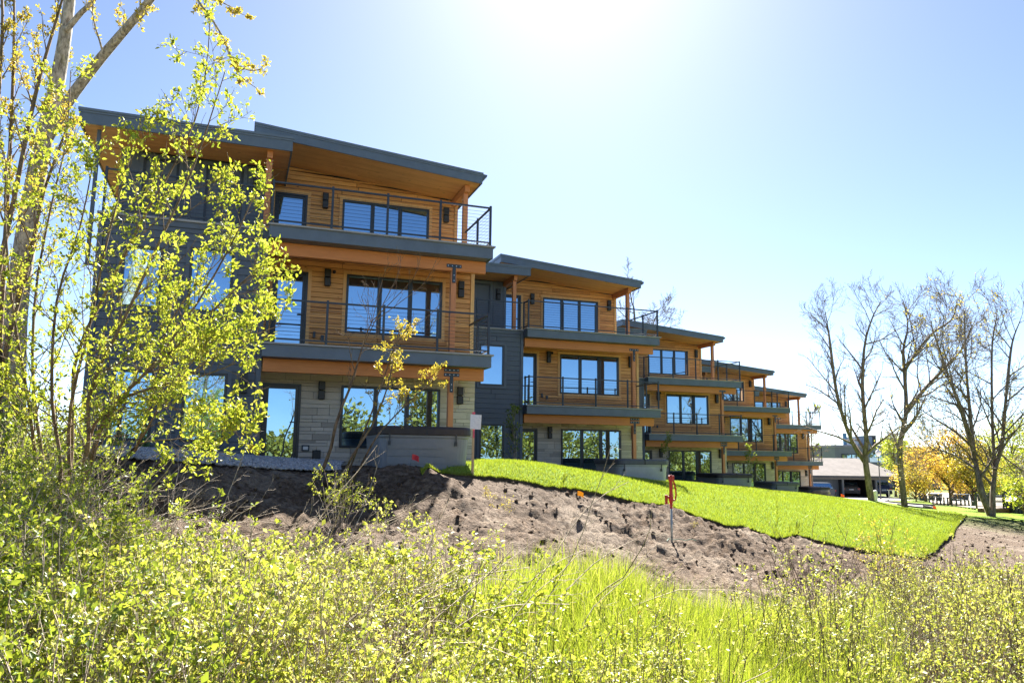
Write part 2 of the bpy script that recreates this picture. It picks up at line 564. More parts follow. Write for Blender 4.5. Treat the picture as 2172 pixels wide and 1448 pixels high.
for x, y, z in ((0, 0, -1.9), (-4, 4, -1.7), (1, 5, -1.8), (6, 4, -2.3), (12, 6, -2.75), (20, 8, -3.1), (3, 8, -1.45), (-4, 9, -1.05), (8, 10, -2.1), (-10, 12, -.7), (-12, 22, -.3),
                (0, -6, -2.6), (-12, -4, -2.6), (14, -4, -3.0), (30, 2, -3.5), (50, 20, -3.6), (60, 40, -3.4), (-10, 35, 0), (10, 45, -.8), (30, 60, -2.2),
                (-40, 0, -2.6), (-40, 40, -.5), (0, -40, -3), (40, -40, -4), (80, 0, -4)): cp(x, y, z)
for px, py, d in ((1790, 1054, 84), (1900, 1056, 84), (1650, 1053, 84), (2000, 1059, 80), (2100, 1060, 80), (2172, 1062, 82), (1990, 1066, 66), (2120, 1075, 60), (2172, 1090, 46)): cp(*P(px, py, d))
for ang in range(0, 360, 20):
    a = math.radians(ang); cp(170 * math.cos(a), 170 * math.sin(a), -3.6)
C = np.array(ctrl)


def _phi(d2): return np.sqrt(d2 + 0.6)


D2 = ((C[:, None, :2] - C[None, :, :2]) ** 2).sum(-1)
A = np.block([[_phi(D2) + 0.02 * np.eye(len(C)) * -1, np.ones((len(C), 1))], [np.ones((1, len(C))), np.zeros((1, 1))]])
WT = np.linalg.solve(A, np.r_[C[:, 2], 0])


def Hgt(x, y):
    x = np.asarray(x, float); y = np.asarray(y, float)
    sh = x.shape
    q = np.stack([x.ravel(), y.ravel()], 1)
    out = np.empty(len(q))
    for i in range(0, len(q), 20000):
        d = ((q[i:i + 20000, None, :] - C[None, :, :2]) ** 2).sum(-1)
        out[i:i + 20000] = _phi(d) @ WT[:-1] + WT[-1]
    far = np.hypot(q[:, 0], q[:, 1])
    w = np.clip((far - 130) / 40, 0, 1)
    return (out * (1 - w) - 3.6 * w).reshape(sh)


def H1(x, y): return float(Hgt(np.array([x]), np.array([y]))[0])


front = np.array([PZ(*q)[:2] for q in LF])
right = np.array([PZ(*q)[:2] for q in LR])
back_pts = np.array([(5.4, 17.9), (6.3, 19.8), (7.2, 22.5), (8.6, 24.6), (10.5, 25.6), (13, 25.8), (15.9, 27.5), (17.5, 31.5), (20.5, 33.4), (24.5, 34.6), (27, 39),
                     (33.5, 42), (36, 46), (41, 48.4), (44.5, 47.5), (43.5, 43), (42.5, 38.5)])
rb = np.array([(40.5, 35.5), (38.5, 33.2), (36.6, 31.5), (35.2, 30.3)])
lawn_poly = [tuple(p) for p in front] + [tuple(p) for p in right] + [tuple(p) for p in rb[::-1]] + [tuple(p) for p in back_pts[::-1]]

# the ground: one sheet, fine near the bank, coarse to the horizon
gx = np.unique(np.r_[np.linspace(-1500, -60, 12), np.linspace(-60, -12, 25), np.arange(-12, -5, 0.25), np.arange(-5, 19, 0.08), np.arange(19, 60, 0.6), np.linspace(60, 140, 28), np.linspace(140, 1500, 12)])
gy = np.unique(np.r_[np.linspace(-1500, -60, 10), np.linspace(-60, -4, 20), np.arange(-4, 7, 0.3), np.arange(7, 18, 0.08), np.arange(18, 60, 0.45), np.linspace(60, 140, 30), np.linspace(140, 1500, 12)])
GX, GY = np.meshgrid(gx, gy)
GH = Hgt(GX, GY)
inl = inside(GX, GY, lawn_poly)
near = np.exp(-np.clip(np.hypot(GX - 7, GY - 13) - 11, 0, None) / 6.0)
n1 = fbm(GX * 1.1, GY * 1.1, 3, 3)
n2 = np.abs(fbm(GX * 3.2, GY * 3.2, 11, 4) - 0.5) * 2
n3 = fbm(GX * 9, GY * 9, 23, 3)
soft = np.clip((GX - 14) / 8, 0, 1)
disp = (n1 - 0.5) * 0.14 + (n2 - 0.3) * 0.17 * np.clip(n1 * 2.2 - 0.4, 0.25, 1) + (n3 - 0.5) * 0.15 + (fbm(GX * 2.6, GY * 4.2, 71, 3) - .5) * 0.11 + (fbm((GX + GY * .25) * 1.2, (GY - GX * .25) * 9, 61, 3) - .5) * 0.10 * np.clip((GX - 4) / 4, 0, 1) + (fbm(GX * 5, GY * 5, 51, 2) ** 3 - .12) * .14
crest = np.clip((GY - (14.0 + np.clip((GX - 5) * .6, 0, 8))) / 1.2, 0, 1)
disp *= (1 - 0.65 * soft) * near * (1 - 0.75 * crest)
disp = np.where(inl, -0.06, disp)
bld = np.zeros_like(inl)
for k in range(5):
    bld |= (GX > U[k][0] - 9.6) & (GX < U[k][0] + 0.5) & (GY > U[k][1] - 2.6) & (GY < U[k][1] + 12)
disp = np.where(bld, np.minimum(disp, 0) * 0.2 - 0.03, disp)
GZZ = GH + disp
ny, nx = GX.shape
idx = np.arange(nx * ny).reshape(ny, nx)
F = np.stack([idx[:-1, :-1], idx[:-1, 1:], idx[1:, 1:], idx[1:, :-1]], -1).reshape(-1, 4)
ground = obj('ground', fast_mesh('ground', np.stack([GX, GY, GZZ], -1).reshape(-1, 3), F, M['dirt'], True))
tag(ground, 'bare brown soil bank and open ground around the row of townhouses', kind='structure')


def loft(a, b, rows, dz, warp=0.0):
    """sheet between two point rows laid on the terrain"""
    t = np.linspace(0, 1, rows)[:, None, None]
    xy = a[None] * (1 - t) + b[None] * t
    z = Hgt(xy[..., 0], xy[..., 1]) + dz
    V = np.concatenate([xy, z[..., None]], -1)
    n = a.shape[0]
    ix = np.arange(rows * n).reshape(rows, n)
    Fq = np.stack([ix[:-1, :-1], ix[:-1, 1:], ix[1:, 1:], ix[1:, :-1]], -1).reshape(-1, 4)
    return V, Fq


def densify(a, step=0.18, jit=0.0, seed=1):
    r = rs(seed); out = []
    for p, q in zip(a[:-1], a[1:]):
        n = max(1, int(np.linalg.norm(q - p) / step))
        for i in range(n): out.append(p + (q - p) * i / n + r.normal(0, jit, 2))
    out.append(a[-1])
    return np.array(out)


fa = np.vstack([front, right]); ba = np.vstack([back_pts, rb])
fd = densify(fa, 0.12, 0.03)
s = np.r_[0, np.cumsum(np.linalg.norm(np.diff(fa, axis=0), axis=1))]
sd_ = np.r_[0, np.cumsum(np.linalg.norm(np.diff(fd, axis=0), axis=1))]
sd_ = sd_ / sd_[-1] * s[-1]
bd = np.stack([np.interp(sd_, s, ba[:, 0]), np.interp(sd_, s, ba[:, 1])], 1)
LV, LFc = loft(fd, bd, 60, 0.045)
lm = fast_mesh('lawn', LV.reshape(-1, 3), LFc, M['turf'], True)
lawn = obj('lawn', lm)
tag(lawn, 'bright green sod lawn sloping down from the townhouses with a cut edge', kind='structure')
nn = len(fd)
top = LV[0]
bot = top.copy(); bot[:, 2] -= 0.085; bot[:, :2] += (fd - bd) / np.linalg.norm(fd - bd, axis=1)[:, None] * 0.02
ix = np.arange(nn)
skirt = obj('sod_edge', fast_mesh('sod_edge', np.vstack([top, bot]), np.stack([ix[:-1], ix[:-1] + nn, ix[1:] + nn, ix[1:]], 1), M['sod_edge']), lawn)


def blades(xy, z, hgt, wid, seed, lean=0.35, segs=1):
    """one or two-segment grass blades; returns V, F (triangles)"""
    r = rs(seed)
    n = len(xy)
    a = r.uniform(0, 2 * math.pi, n)
    side = np.stack([np.cos(a), np.sin(a), np.zeros(n)], 1) * (wid / 2)[:, None]
    b = a + math.pi / 2 + r.normal(0, .6, n)
    ln = np.abs(r.normal(0, lean, n))
    dirv = np.stack([np.cos(b) * ln, np.sin(b) * ln, np.ones(n)], 1)
    base = np.c_[xy, z]
    if segs == 1:
        tip = base + dirv * hgt[:, None]
        V = np.stack([base - side, base + side, tip], 1).reshape(-1, 3)
        return V, np.arange(3 * n).reshape(n, 3)
    mid = base + dirv * (hgt * 0.55)[:, None]
    d2 = dirv.copy(); d2[:, :2] *= 2.6
    tip = mid + d2 * (hgt * 0.45)[:, None]
    V = np.stack([base - side, base + side, mid - side * .8, mid + side * .8, tip], 1).reshape(-1, 3)
    o = (np.arange(n) * 5)[:, None]
    Ft = np.concatenate([o + np.array([[0, 1, 3]]), o + np.array([[0, 3, 2]]), o + np.array([[2, 3, 4]])], 0)
    return V, Ft


def bilerp(r, n, pw):
    u = r.uniform(0, 1, n); v = r.uniform(0, 1, n) ** pw
    ui = u * (len(fd) - 1); i0 = np.clip(ui.astype(int), 0, len(fd) - 2); f = (ui - i0)[:, None]
    A_ = fd[i0] * (1 - f) + fd[i0 + 1] * f; B_ = bd[i0] * (1 - f) + bd[i0 + 1] * f
    return A_ * (1 - v[:, None]) + B_ * v[:, None]


r = rs(5)
n_ = 330000
px_ = r.uniform(840, 2080, n_); d_ = 14 * (46 / 14.0) ** r.uniform(0, 1, n_)
ray_ = (CB @ np.stack([(px_ - W0 / 2) / FPX, np.ones(n_), np.full(n_, (H0 / 2 - 1000) / FPX)])).T * d_[:, None]
xy = ray_[:, :2]
xy = xy[inside(xy[:, 0], xy[:, 1], lawn_poly)][:135000]
xy = np.vstack([xy, bilerp(r, 24000, 12.0)])
z = Hgt(xy[:, 0], xy[:, 1]) + 0.04
dep = xy @ CB[:2, 1]
V, Ft = blades(xy, z, r.uniform(0.035, 0.085, len(xy)), 0.006 + 0.0005 * dep, 6, 0.5)
lg = obj('lawn_grass', fast_mesh('lawn_grass', V, Ft, M['blade']))
tag(lg, 'short bright green grass blades covering the lawn', 'grass', kind='stuff')

# ------------------------------------------------------------------ townhouses
CACHE = {}


def part(name, key, fn, mats, parent, bevel=0.0, smooth=False):
    """a part whose mesh is shared between the units"""
    if key not in CACHE:
        b = MB(); fn(b)
        CACHE[key] = b.mesh(name, mats, smooth)
    o = obj(name, CACHE[key], parent)
    if bevel:
        bv = o.modifiers.new('bevel', 'BEVEL'); bv.width = bevel; bv.segments = 2; bv.limit_method = 'ANGLE'
    return o


def segs(x0, x1, zc, openings):
    """pieces of a row left over between openings"""
    cur = [(x0, x1)]
    for (a, b, lo, hi) in openings:
        if lo < zc < hi:
            nxt = []
            for p, q in cur:
                if b <= p or a >= q: nxt.append((p, q)); continue
                if a - p > 0.03: nxt.append((p, a))
                if q - b > 0.03: nxt.append((b, q))
            cur = nxt
    return cur


def rows_of(x0, x1, z0, z1, rh, openings, maxlen, seed, top=None):
    """board rows: list of (xa, xb, za, zb)"""
    r = random.Random(seed); out = []
    z = z0
    while z < z1 - 0.02:
        zb = min(z + rh, z1)
        for a, b in segs(x0, x1, (z + zb) / 2, openings):
            p = a
            while p < b - 0.01:
                L = r.uniform(0.55, 1.0) * maxlen
                q = b if p + L > b - 0.5 else p + L
                out.append((p, q, z, zb)); p = q
        z = zb
    return out


def ashlar(x0, x1, z0, z1, openings, seed):
    r = random.Random(seed); out = []; z = z0
    while z < z1 - 0.02:
        h = r.choice([0.075, 0.10, 0.125, 0.15, 0.15, 0.185])
        if z1 - z - h < 0.06: h = z1 - z
        for a, b in segs(x0, x1, z + h / 2, openings):
            p = a
            while p < b - 0.01:
                L = r.uniform(0.28, 0.85)
                q = b if p + L > b - 0.2 else p + L
                if h > 0.14 and r.random() < 0.35 and q - p > 0.3:
                    k = r.uniform(0.4, 0.6) * h; mid = p + (q - p) * r.uniform(0.4, 0.6)
                    out += [(p, q, z, z + k), (p, mid, z + k, z + h), (mid, q, z + k, z + h)]
                else: out.append((p, q, z, z + h))
                p = q
        z += h
    return out


def pieces(name, key, rects, yf, th, gap, mat, parent, single, jit=0.004, seed=1, top=None, chamfer=0.004):
    """planks or stones: each a child of its own, or all joined on the far units"""
    r = random.Random(seed)
    def one(b, q):
        xa, xb, za, zb = q
        dy = r.uniform(-jit, jit)
        y0 = yf + dy
        if top and (zb > top(xa) or zb > top(xb)):
            ta, tb = min(zb, top(xa)), min(zb, top(xb))
            if max(ta, tb) - za < 0.02: return
            ta = max(ta, za + 0.005); tb = max(tb, za + 0.005)
            g = gap / 2
            b.hexa([(xa + g, y0, za + g), (xb - g, y0, za + g), (xb - g, y0 + th, za + g), (xa + g, y0 + th, za + g),
                    (xa + g, y0, ta), (xb - g, y0, tb), (xb - g, y0 + th, tb), (xa + g, y0 + th, ta)])
        else:
            g = gap / 2
            b.cbox(xa + g, xb - g, y0, y0 + th, za + g, zb - g, chamfer)
    if single:
        for i, q in enumerate(rects):
            k = (key, i)
            if k not in CACHE:
                b = MB(); one(b, q)
                CACHE[k] = b.mesh(name, mat) if b.v else None
            if CACHE[k] is not None: obj(name, CACHE[k], parent)
    else:
        k = (key, 'all')
        if k not in CACHE:
            b = MB()
            for q in rects: one(b, q)
            CACHE[k] = b.mesh(name, mat)
        o = obj(name + 's', CACHE[k], parent)
        o['kind'] = 'stuff'


def window(key, x0, x1, z0, z1, yf, parent, panes=3, trim=None, tilt=0.0, name='window'):
    """frame, mullions and panes; yf is the wall face"""
    fw, out = 0.06, 0.035
    def fr(b):
        b.box(x0, x1, yf - out, yf + 0.06, z0, z0 + fw); b.box(x0, x1, yf - out, yf + 0.06, z1 - fw, z1)
        b.box(x0, x0 + fw, yf - out, yf + 0.06, z0 + fw, z1 - fw); b.box(x1 - fw, x1, yf - out, yf + 0.06, z0 + fw, z1 - fw)
    w = part(name, (key, 'frame'), fr, M['frame'], parent)
    xs = [x0 + fw + (x1 - x0 - 2 * fw) * i / panes for i in range(panes + 1)]
    for i in range(1, panes):
        part('mullion', (key, 'mul', i), lambda b: b.box(xs[i] - 0.055, xs[i] + 0.055, yf - out + 0.006, yf + 0.055, z0 + fw, z1 - fw), M['frame'], w)
    rr = random.Random(hash(key) & 0xffff)
    for i in range(panes):
        a = xs[i] + (0.055 if i else 0); c = xs[i + 1] - (0.055 if i < panes - 1 else 0)
        t1, t2 = rr.uniform(-.002, .002), rr.uniform(-.002, .002)
        part('pane', (key, 'pane', i), lambda b: b.hexa([(a, yf + 0.02 + t1, z0 + fw), (c, yf + 0.02 - t1, z0 + fw), (c, yf + 0.045, z0 + fw), (a, yf + 0.045, z0 + fw),
                                                         (a, yf + 0.02 + t2, z1 - fw), (c, yf + 0.02 + t2 - t1, z1 - fw), (c, yf + 0.045, z1 - fw), (a, yf + 0.045, z1 - fw)]), M['glass'], w)
    if trim:
        tw = 0.09
        def tr(b):
            b.box(x0 - tw, x1 + tw, yf - 0.028, yf + 0.02, z1 + 0.001, z1 + tw); b.box(x0 - tw, x1 + tw, yf - 0.028, yf + 0.02, z0 - tw, z0 - 0.001)
            b.box(x0 - tw, x0 - 0.001, yf - 0.027, yf + 0.02, z0, z1); b.box(x1 + 0.001, x1 + tw, yf - 0.027, yf + 0.02, z0, z1)
        part('trim', (key, 'trim'), tr, trim, w)
    return w


def door(key, x0, x1, z0, z1, yf, parent, trim=None):
    fw = 0.055
    def fr(b):
        b.box(x0, x1, yf - 0.03, yf + 0.07, z1 - fw, z1); b.box(x0, x0 + fw, yf - 0.03, yf + 0.07, z0, z1 - fw); b.box(x1 - fw, x1, yf - 0.03, yf + 0.07, z0, z1 - fw)
    d = part('door', (key, 'frame'), fr, M['frame'], parent)
    def leaf(b):
        a, c, s, e = x0 + fw + .004, x1 - fw - .004, z0 + 0.02, z1 - fw - .004
        st = 0.075
        b.box(a, a + st, yf + .01, yf + .055, s, e); b.box(c - st, c, yf + .01, yf + .055, s, e)
        b.box(a + st, c - st, yf + .01, yf + .055, e - st, e); b.box(a + st, c - st, yf + .01, yf + .055, s, s + 0.1)
    part('door_leaf', (key, 'leaf'), leaf, M['frame'], d)
    part('pane', (key, 'pane'), lambda b: b.box(x0 + fw + .08, x1 - fw - .08, yf + .025, yf + .045, z0 + .121, z1 - fw - .08), M['glass'], d)
    def hd(b):
        xh = x1 - fw - 0.045
        b.box(xh - .02, xh + .02, yf - .004, yf + .01, z0 + .92, z0 + 1.12); b.box(xh - .13, xh + .012, yf - .055, yf - .035, z0 + 1.0, z0 + 1.025); b.box(xh - .01, xh + .01, yf - .055, yf - .002, z0 + 1.0, z0 + 1.024)
    part('handle', (key, 'handle'), hd, M['black_metal'], d)
    if trim:
        tw = 0.09
        def tr(b):
            b.box(x0 - tw, x1 + tw, yf - 0.026, yf + 0.02, z1 + 0.001, z1 + tw); b.box(x0 - tw, x0 - 0.001, yf - 0.025, yf + 0.02, z0, z1); b.box(x1 + 0.001, x1 + tw, yf - 0.025, yf + 0.02, z0, z1)
        part('trim', (key, 'trim'), tr, trim, d)


def wall_light(key, x, z, yf, parent):
    def f(b):
        b.box(x - .055, x + .055, yf - .03, yf + .005, z - .235, z + .235)
        b.cbox(x - .08, x + .08, yf - .13, yf - .03, z + .01, z + .225, .01); b.cbox(x - .08, x + .08, yf - .13, yf - .03, z - .225, z - .01, .01)
    part('wall_light', key, f, M['lamp'], parent)


def railing(key, pts, z, parent, posts, bays_skip=()):
    """cable railing along a polyline of (x, y) at deck height z; posts = list of (x, y)"""
    root = None
    for i, (px, py) in enumerate(posts):
        o = part('railing' if root is None else 'post', (key, 'post', i), lambda b: (b.box(px - .026, px + .026, py - .026, py + .026, z, z + 1.08), b.box(px - .05, px + .05, py - .05, py + .05, z + .002, z + .012)), M['black_metal'], root or parent)
        root = root or o
    for j in range(len(pts) - 1):
        (xa, ya), (xb, yb) = pts[j], pts[j + 1]
        d = Vector((xb - xa, yb - ya, 0)).normalized(); w = Vector((-d.y, d.x, 0)) * 0.022
        def bar(b, h0, h1, hw=0.022):
            w = Vector((-d.y, d.x, 0)) * hw
            q = []
            for h in (h0, h1):
                for (x, y), sg in (((xa, ya), 1), ((xb, yb), 1), ((xb, yb), -1), ((xa, ya), -1)):
                    q.append((x + w.x * sg, y + w.y * sg, z + h))
            b.hexa(q)
        part('top_rail', (key, 'top', j), lambda b: bar(b, 1.005, 1.045), M['black_metal'], root)
        part('bottom_rail', (key, 'bot', j), lambda b: bar(b, 0.075, 0.11, 0.018), M['black_metal'], root)
        for c in range(9):
            h = 0.195 + c * 0.0895
            part('cable', (key, 'cab', j, c), lambda b: b.cyl((xa, ya, z + h), (xb, yb, z + h), 0.0042, n=5), M['cable'], root)
    return root


def bracket(key, x, z, yf, parent, double):
    """black steel T plate with bolts; z is the bottom of the beam"""
    def f(b):
        rows = ((z + .20, z + .29), (z + .08, z + .17)) if double else ((z + .08, z + .17),)
        for lo, hi in rows:
            b.box(x - .2, x + .2, yf - .012, yf, lo, hi)
            for i in range(4):
                bx = x - .16 + i * .107
                b.cyl((bx, yf - .026, (lo + hi) / 2), (bx, yf - .012, (lo + hi) / 2), .013, n=6, mi=1)
        b.box(x - .045, x + .045, yf - .0125, yf - .0005, z - .32, rows[-1][0] - .001)
        for q in (z - .12, z - .26): b.cyl((x, yf - .026, q), (x, yf - .0125, q), .013, n=6, mi=1)
    part('bracket', key, f, [M['black_metal'], M['bolt']], parent)


D1, D2Z = Z0, Z0 + 2.83                                  # deck surfaces
ZF2 = D2Z


def roof_top(x): return Z0 + 5.50 + 0.0861 * (0.22 - x)   # upper roof falls gently to the right


def townhouse(k, label):
    single = k < 2
    u = U[k]
    T = empty('townhouse', (u[0], u[1], GZ[k]))
    tag(T, label, 'house', 'stepped row of townhouses')
    ops1 = [(-5.48, -4.57, 0, 1.97), (-3.57, -.97, .40, 1.98)]
    ops2 = [(-5.40, -4.52, D1, D1 + 2.14), (-3.53, -.92, D1 + .60, D1 + 2.18)]
    ops3 = [(-5.40, -4.50, ZF2, ZF2 + 2.03), (-3.50, -.90, ZF2 + .62, ZF2 + 2.03)]
    # masses behind the cladding
    part('house_body', 'core', lambda b: (b.box(-5.6, -.03, 1.72, 10.5, -.6, D1 - .02), b.box(-5.6, -.03, 1.92, 10.5, D1 - .02, ZF2 - .02),
                                          b.hexa([(-5.6, 3.87, ZF2 - .02), (-.03, 3.87, ZF2 - .02), (-.03, 10.5, ZF2 - .02), (-5.6, 10.5, ZF2 - .02),
                                                  (-5.6, 3.87, roof_top(-5.6) - .32), (-.03, 3.87, roof_top(-.03) - .32), (-.03, 10.5, roof_top(-.03) - .32), (-5.6, 10.5, roof_top(-5.6) - .32)])), M['backing'], T)
    # stone ground floor
    sw = part('stone_wall', 'stonewall', lambda b: b.box(-5.595, -.02, 1.655, 1.715, -.6, D1 - .33), M['mortar'], T)
    pieces('stone', 'stone', ashlar(-5.59, 0.0, -.05, D1 - .33, ops1, 4), 1.60, .06, .007, M['stone'], sw, single, .010, 3, chamfer=.005)
    pieces('corner_stone', 'cstone', [(q[0], q[1], q[2], q[3]) for q in []], 1.6, .06, .01, M['stone'], sw, False) if False else None
    # cedar walls
    w2 = part('cedar_wall', 'wall2', lambda b: b.box(-5.595, -.02, 1.885, 1.918, D1 + .001, ZF2 - .33), M['backing'], T)
    pieces('board', 'b2', rows_of(-5.59, -.105, D1 + .002, ZF2 - .335, .136, ops2, 3.2, 7), 1.85, .035, .012, M['cedar_x'], w2, single, .004, 5, chamfer=.006)
    part('corner_trim', 'ct2', lambda b: b.box(-.103, .0, 1.828, 1.93, D1 + .002, ZF2 - .335), M['cedar_z'], w2)
    w3 = part('cedar_wall', 'wall3', lambda b: b.hexa([(-5.595, 3.835, ZF2 + .001), (-.02, 3.835, ZF2 + .001), (-.02, 3.868, ZF2 + .001), (-5.595, 3.868, ZF2 + .001),
                                                       (-5.595, 3.835, roof_top(-5.6) - .33), (-.02, 3.835, roof_top(0) - .33), (-.02, 3.868, roof_top(0) - .33), (-5.595, 3.868, roof_top(-5.6) - .33)]), M['backing'], T)
    pieces('board', 'b3', rows_of(-5.59, -.105, ZF2 + .002, roof_top(-5.6) - .31, .136, ops3, 3.2, 9), 3.80, .035, .012, M['cedar_x'], w3, single, .004, 6, chamfer=.006, top=lambda x: roof_top(x) - .315)
    part('corner_trim', 'ct3', lambda b: b.box(-.103, .0, 3.778, 3.88, ZF2 + .002, roof_top(0) - .32), M['cedar_z'], w3)
    for key, o, yf, tr in (('win1', ops1[1], 1.60, None), ('win2', ops2[1], 1.85, M['cedar_z']), ('win3', ops3[1], 3.80, M['cedar_z'])):
        window(key, o[0], o[1], o[2], o[3], yf, T, 3, tr)
    door('door1', -5.48, -4.57, 0.0, 1.97, 1.60, T)
    door('door2', -5.40, -4.52, D1, D1 + 2.14, 1.85, T, M['cedar_z'])
    door('door3', -5.40, -4.50, ZF2, ZF2 + 2.03, 3.80, T, M['cedar_z'])
    for i, (x, z, y) in enumerate(((-4.07, 1.83, 1.60), (-.43, 1.83, 1.60), (-4.03, D1 + 2.03, 1.85), (-.40, D1 + 2.02, 1.85), (-4.0, ZF2 + 1.91, 3.80), (-.38, ZF2 + 1.90, 3.80))):
        wall_light(('wl', i), x, z, y, T)
    # little fittings on the walls
    part('outlet_box', 'outlet1', lambda b: (b.box(-4.49, -4.30, 1.565, 1.60, .30, .45, 0), b.box(-4.455, -4.335, 1.557, 1.565, .335, .415, 1)), [M['black_metal'], M['white']], T)
    part('vent_cover', 'vent1', lambda b: (b.cbox(-4.22, -4.02, 1.53, 1.60, .02, .33, .015),), M['lamp'], T)
    part('outlet_box', 'outlet2', lambda b: b.box(-4.13, -4.05, 1.80, 1.85, D1 + .36, D1 + .5), M['black_metal'], T)
    part('hose_tap', 'tap2', lambda b: b.box(-4.33, -4.27, 1.79, 1.85, D1 + .42, D1 + .58), M['black_metal'], T)
    part('camera_dome', 'dome1', lambda b: b.lathe((-4.05, 1.72, 2.36), [(.03, .07), (.045, .05), (.045, .0), (.02, -.03)], 8), M['lamp'], T)
    part('camera_dome', 'dome2', lambda b: b.lathe((-3.86, 1.83, D1 + 2.2), [(.03, .05), (.045, .03), (.04, -.02), (.02, -.04)], 8), M['lamp'], T)
    # decks
    for n, z, yb in (('d1', D1, 1.60), ('d2', ZF2, 3.80)):
        dk = part('deck', (n, 'fascia'), lambda b: (b.box(-5.60, -.05, .03, .075, z - .33, z - .042), b.box(-.095, -.05, .075, yb, z - .33, z - .042), b.box(-5.60, -5.555, .075, .5, z - .33, z - .042)), M['fascia'], T)
        part('cap_board', (n, 'cap'), lambda b: (b.box(-5.66, .0, -.03, .13, z - .04, z - .001), b.box(-.13, .0, .13, yb, z - .04, z - .001)), M['cap'], dk)
        part('deck_floor', (n, 'floor'), lambda b: b.box(-5.59, -.135, .135, (1.84 if n == 'd1' else 3.79), z - .045, z - .006), M['cap'], dk)
        part('drip_board', (n, 'drip'), lambda b: (b.box(-5.60, -.12, .076, .40, z - .332, z - .30),), M['trim_grey'], dk)
        # soffit planks under the deck
        ye = 1.60 if n == 'd1' else 1.845
        npl = int((ye - .60) / .115)
        for i in range(npl):
            y0 = .60 + i * (ye - .6) / npl; y1 = y0 + (ye - .6) / npl - .022
            part('soffit_plank', (n, 'sp', i), lambda b: b.box(-5.59, -.10, y0, y1, z - .328, z - .305), M['soffit'], dk)
        part('beam', (n, 'beam'), lambda b: b.box(-5.56, -.12, .42, .58, z - .645, z - .334), M['beam'], T, bevel=.006)
        zt = z - .646
        zb = 0.0 if n == 'd1' else D1
        pst = part('timber_post', (n, 'post'), lambda b: b.box(-1.05, -.91, .43, .57, zb - (.3 if n == 'd1' else 0), zt), M['timber_z'], T, bevel=.006)
        bracket((n, 'br'), -.98, zt, .418, pst, n == 'd1')
        if n == 'd2': part('post_base', (n, 'pb'), lambda b: b.box(-1.12, -.84, .36, .64, D1 + .001, D1 + .03), M['trim_grey'], pst)
    # railings
    front_posts = [(-5.56, .05), (-4.17, .05), (-2.82, .05), (-1.47, .05), (-.13, .05)]
    railing('r1', [(-5.52, .55), (-5.52, .05), (-.13, .05), (-.13, 1.8)], D1, T, [(-5.52, .05)] + front_posts[1:] + [(-.13, 1.0), (-5.52, .45)])
    railing('r2', [(-5.56, .55), (-5.56, .05), (-.13, .05), (-.13, 2.4)], ZF2, T, front_posts + [(-.13, 1.2), (-5.56, .55)])
    railing('r3', [(-9.2, .56), (-5.62, .56)], ZF2, T, [(-9.2, .56), (-7.4, .56)])
    # upper roof
    xl, xr, yf, yb = -6.05, .20, 1.9, 11.0
    def slab(b, x0, x1, y0, y1, t0, t1):
        b.hexa([(x0, y0, roof_top(x0) - t1), (x1, y0, roof_top(x1) - t1), (x1, y1, roof_top(x1) - t1), (x0, y1, roof_top(x0) - t1),
                (x0, y0, roof_top(x0) - t0), (x1, y0, roof_top(x1) - t0), (x1, y1, roof_top(x1) - t0), (x0, y1, roof_top(x0) - t0)])
    rf = part('roof', 'roof', lambda b: slab(b, xl + .04, xr - .04, yf + .05, yb, .012, .26), M['roof'], T)
    part('fascia', 'rf_f', lambda b: (slab(b, xl, xr, yf, yf + .045, .09, .31), slab(b, xl, xl + .035, yf + .046, yb, .09, .31), slab(b, xr - .035, xr, yf + .046, yb, .09, .31)), M['fascia'], rf)
    part('drip_edge', 'rf_d', lambda b: (slab(b, xl - .03, xr + .02, yf - .035, yf + .02, -.01, .045), slab(b, xl - .02, xr + .02, yf - .018, yf + .02, .046, .088), slab(b, xl - .03, xl + .02, yf + .021, yb, -.01, .088)), M['roof'], rf)
    part('gutter', 'rf_g', lambda b: b.prism([(xr + .021, roof_top(xr) - .015), (xr + .15, roof_top(xr) - .03), (xr + .13, roof_top(xr) - .1), (xr + .06, roof_top(xr) - .15), (xr + .021, roof_top(xr) - .15)], 'y', yf + .01, yb), M['trim_grey'], rf)
    npl = 16
    for i in range(npl):
        y0 = yf + .048 + i * .117
        if y0 > 3.79: break
        for j, (xa, xb) in enumerate(((xl + .04, -3.2 + .7 * math.sin(i * 2.1)), (-3.2 + .7 * math.sin(i * 2.1) + .004, xr - .04))):
            part('soffit_plank', ('rsp', i, j), lambda b: slab(b, xa, xb, y0, min(y0 + .112, 3.795), .262, .285), M['soffit'], rf)
    part('eave_soffit', 'rf_es', lambda b: slab(b, .002, xr - .04, 3.80, yb, .262, .285), M['soffit'], rf)
    part('roof_beam', 'rbeam', lambda b: b.box(-.21, -.06, 2.28, 3.80, roof_top(-.1) - .49, roof_top(-.06) - .288), M['timber_y'], T, bevel=.006)
    rp = part('timber_post', 'rpost', lambda b: b.box(-.205, -.065, 2.43, 2.57, ZF2, roof_top(-.1) - .491), M['timber_z'], T, bevel=.006)
    part('bolt', 'rbolt', lambda b: [b.cyl((x, y, ZF2 + q), (x + dx, y, ZF2 + q), .014, n=6) for q in (1.35, 1.5, 1.65, 1.92, 2.02) for x, dx, y in ((-.205, -.02, 2.5), (-.065, .02, 2.5))], M['bolt'], rp)
    # slate wing on the left: two storeys, then a set-back third behind a terrace
    wl, wr, wy = -9.25, -5.6, .5
    part('wing_body', 'wingcore', lambda b: (b.box(wl + .03, wr - .02, wy + .05, 10.4, -.6, ZF2 - .06), b.box(wl + .03, wr + .001, 2.56, 10.4, ZF2 - .06, Z0 + 5.08)), M['backing'], T)
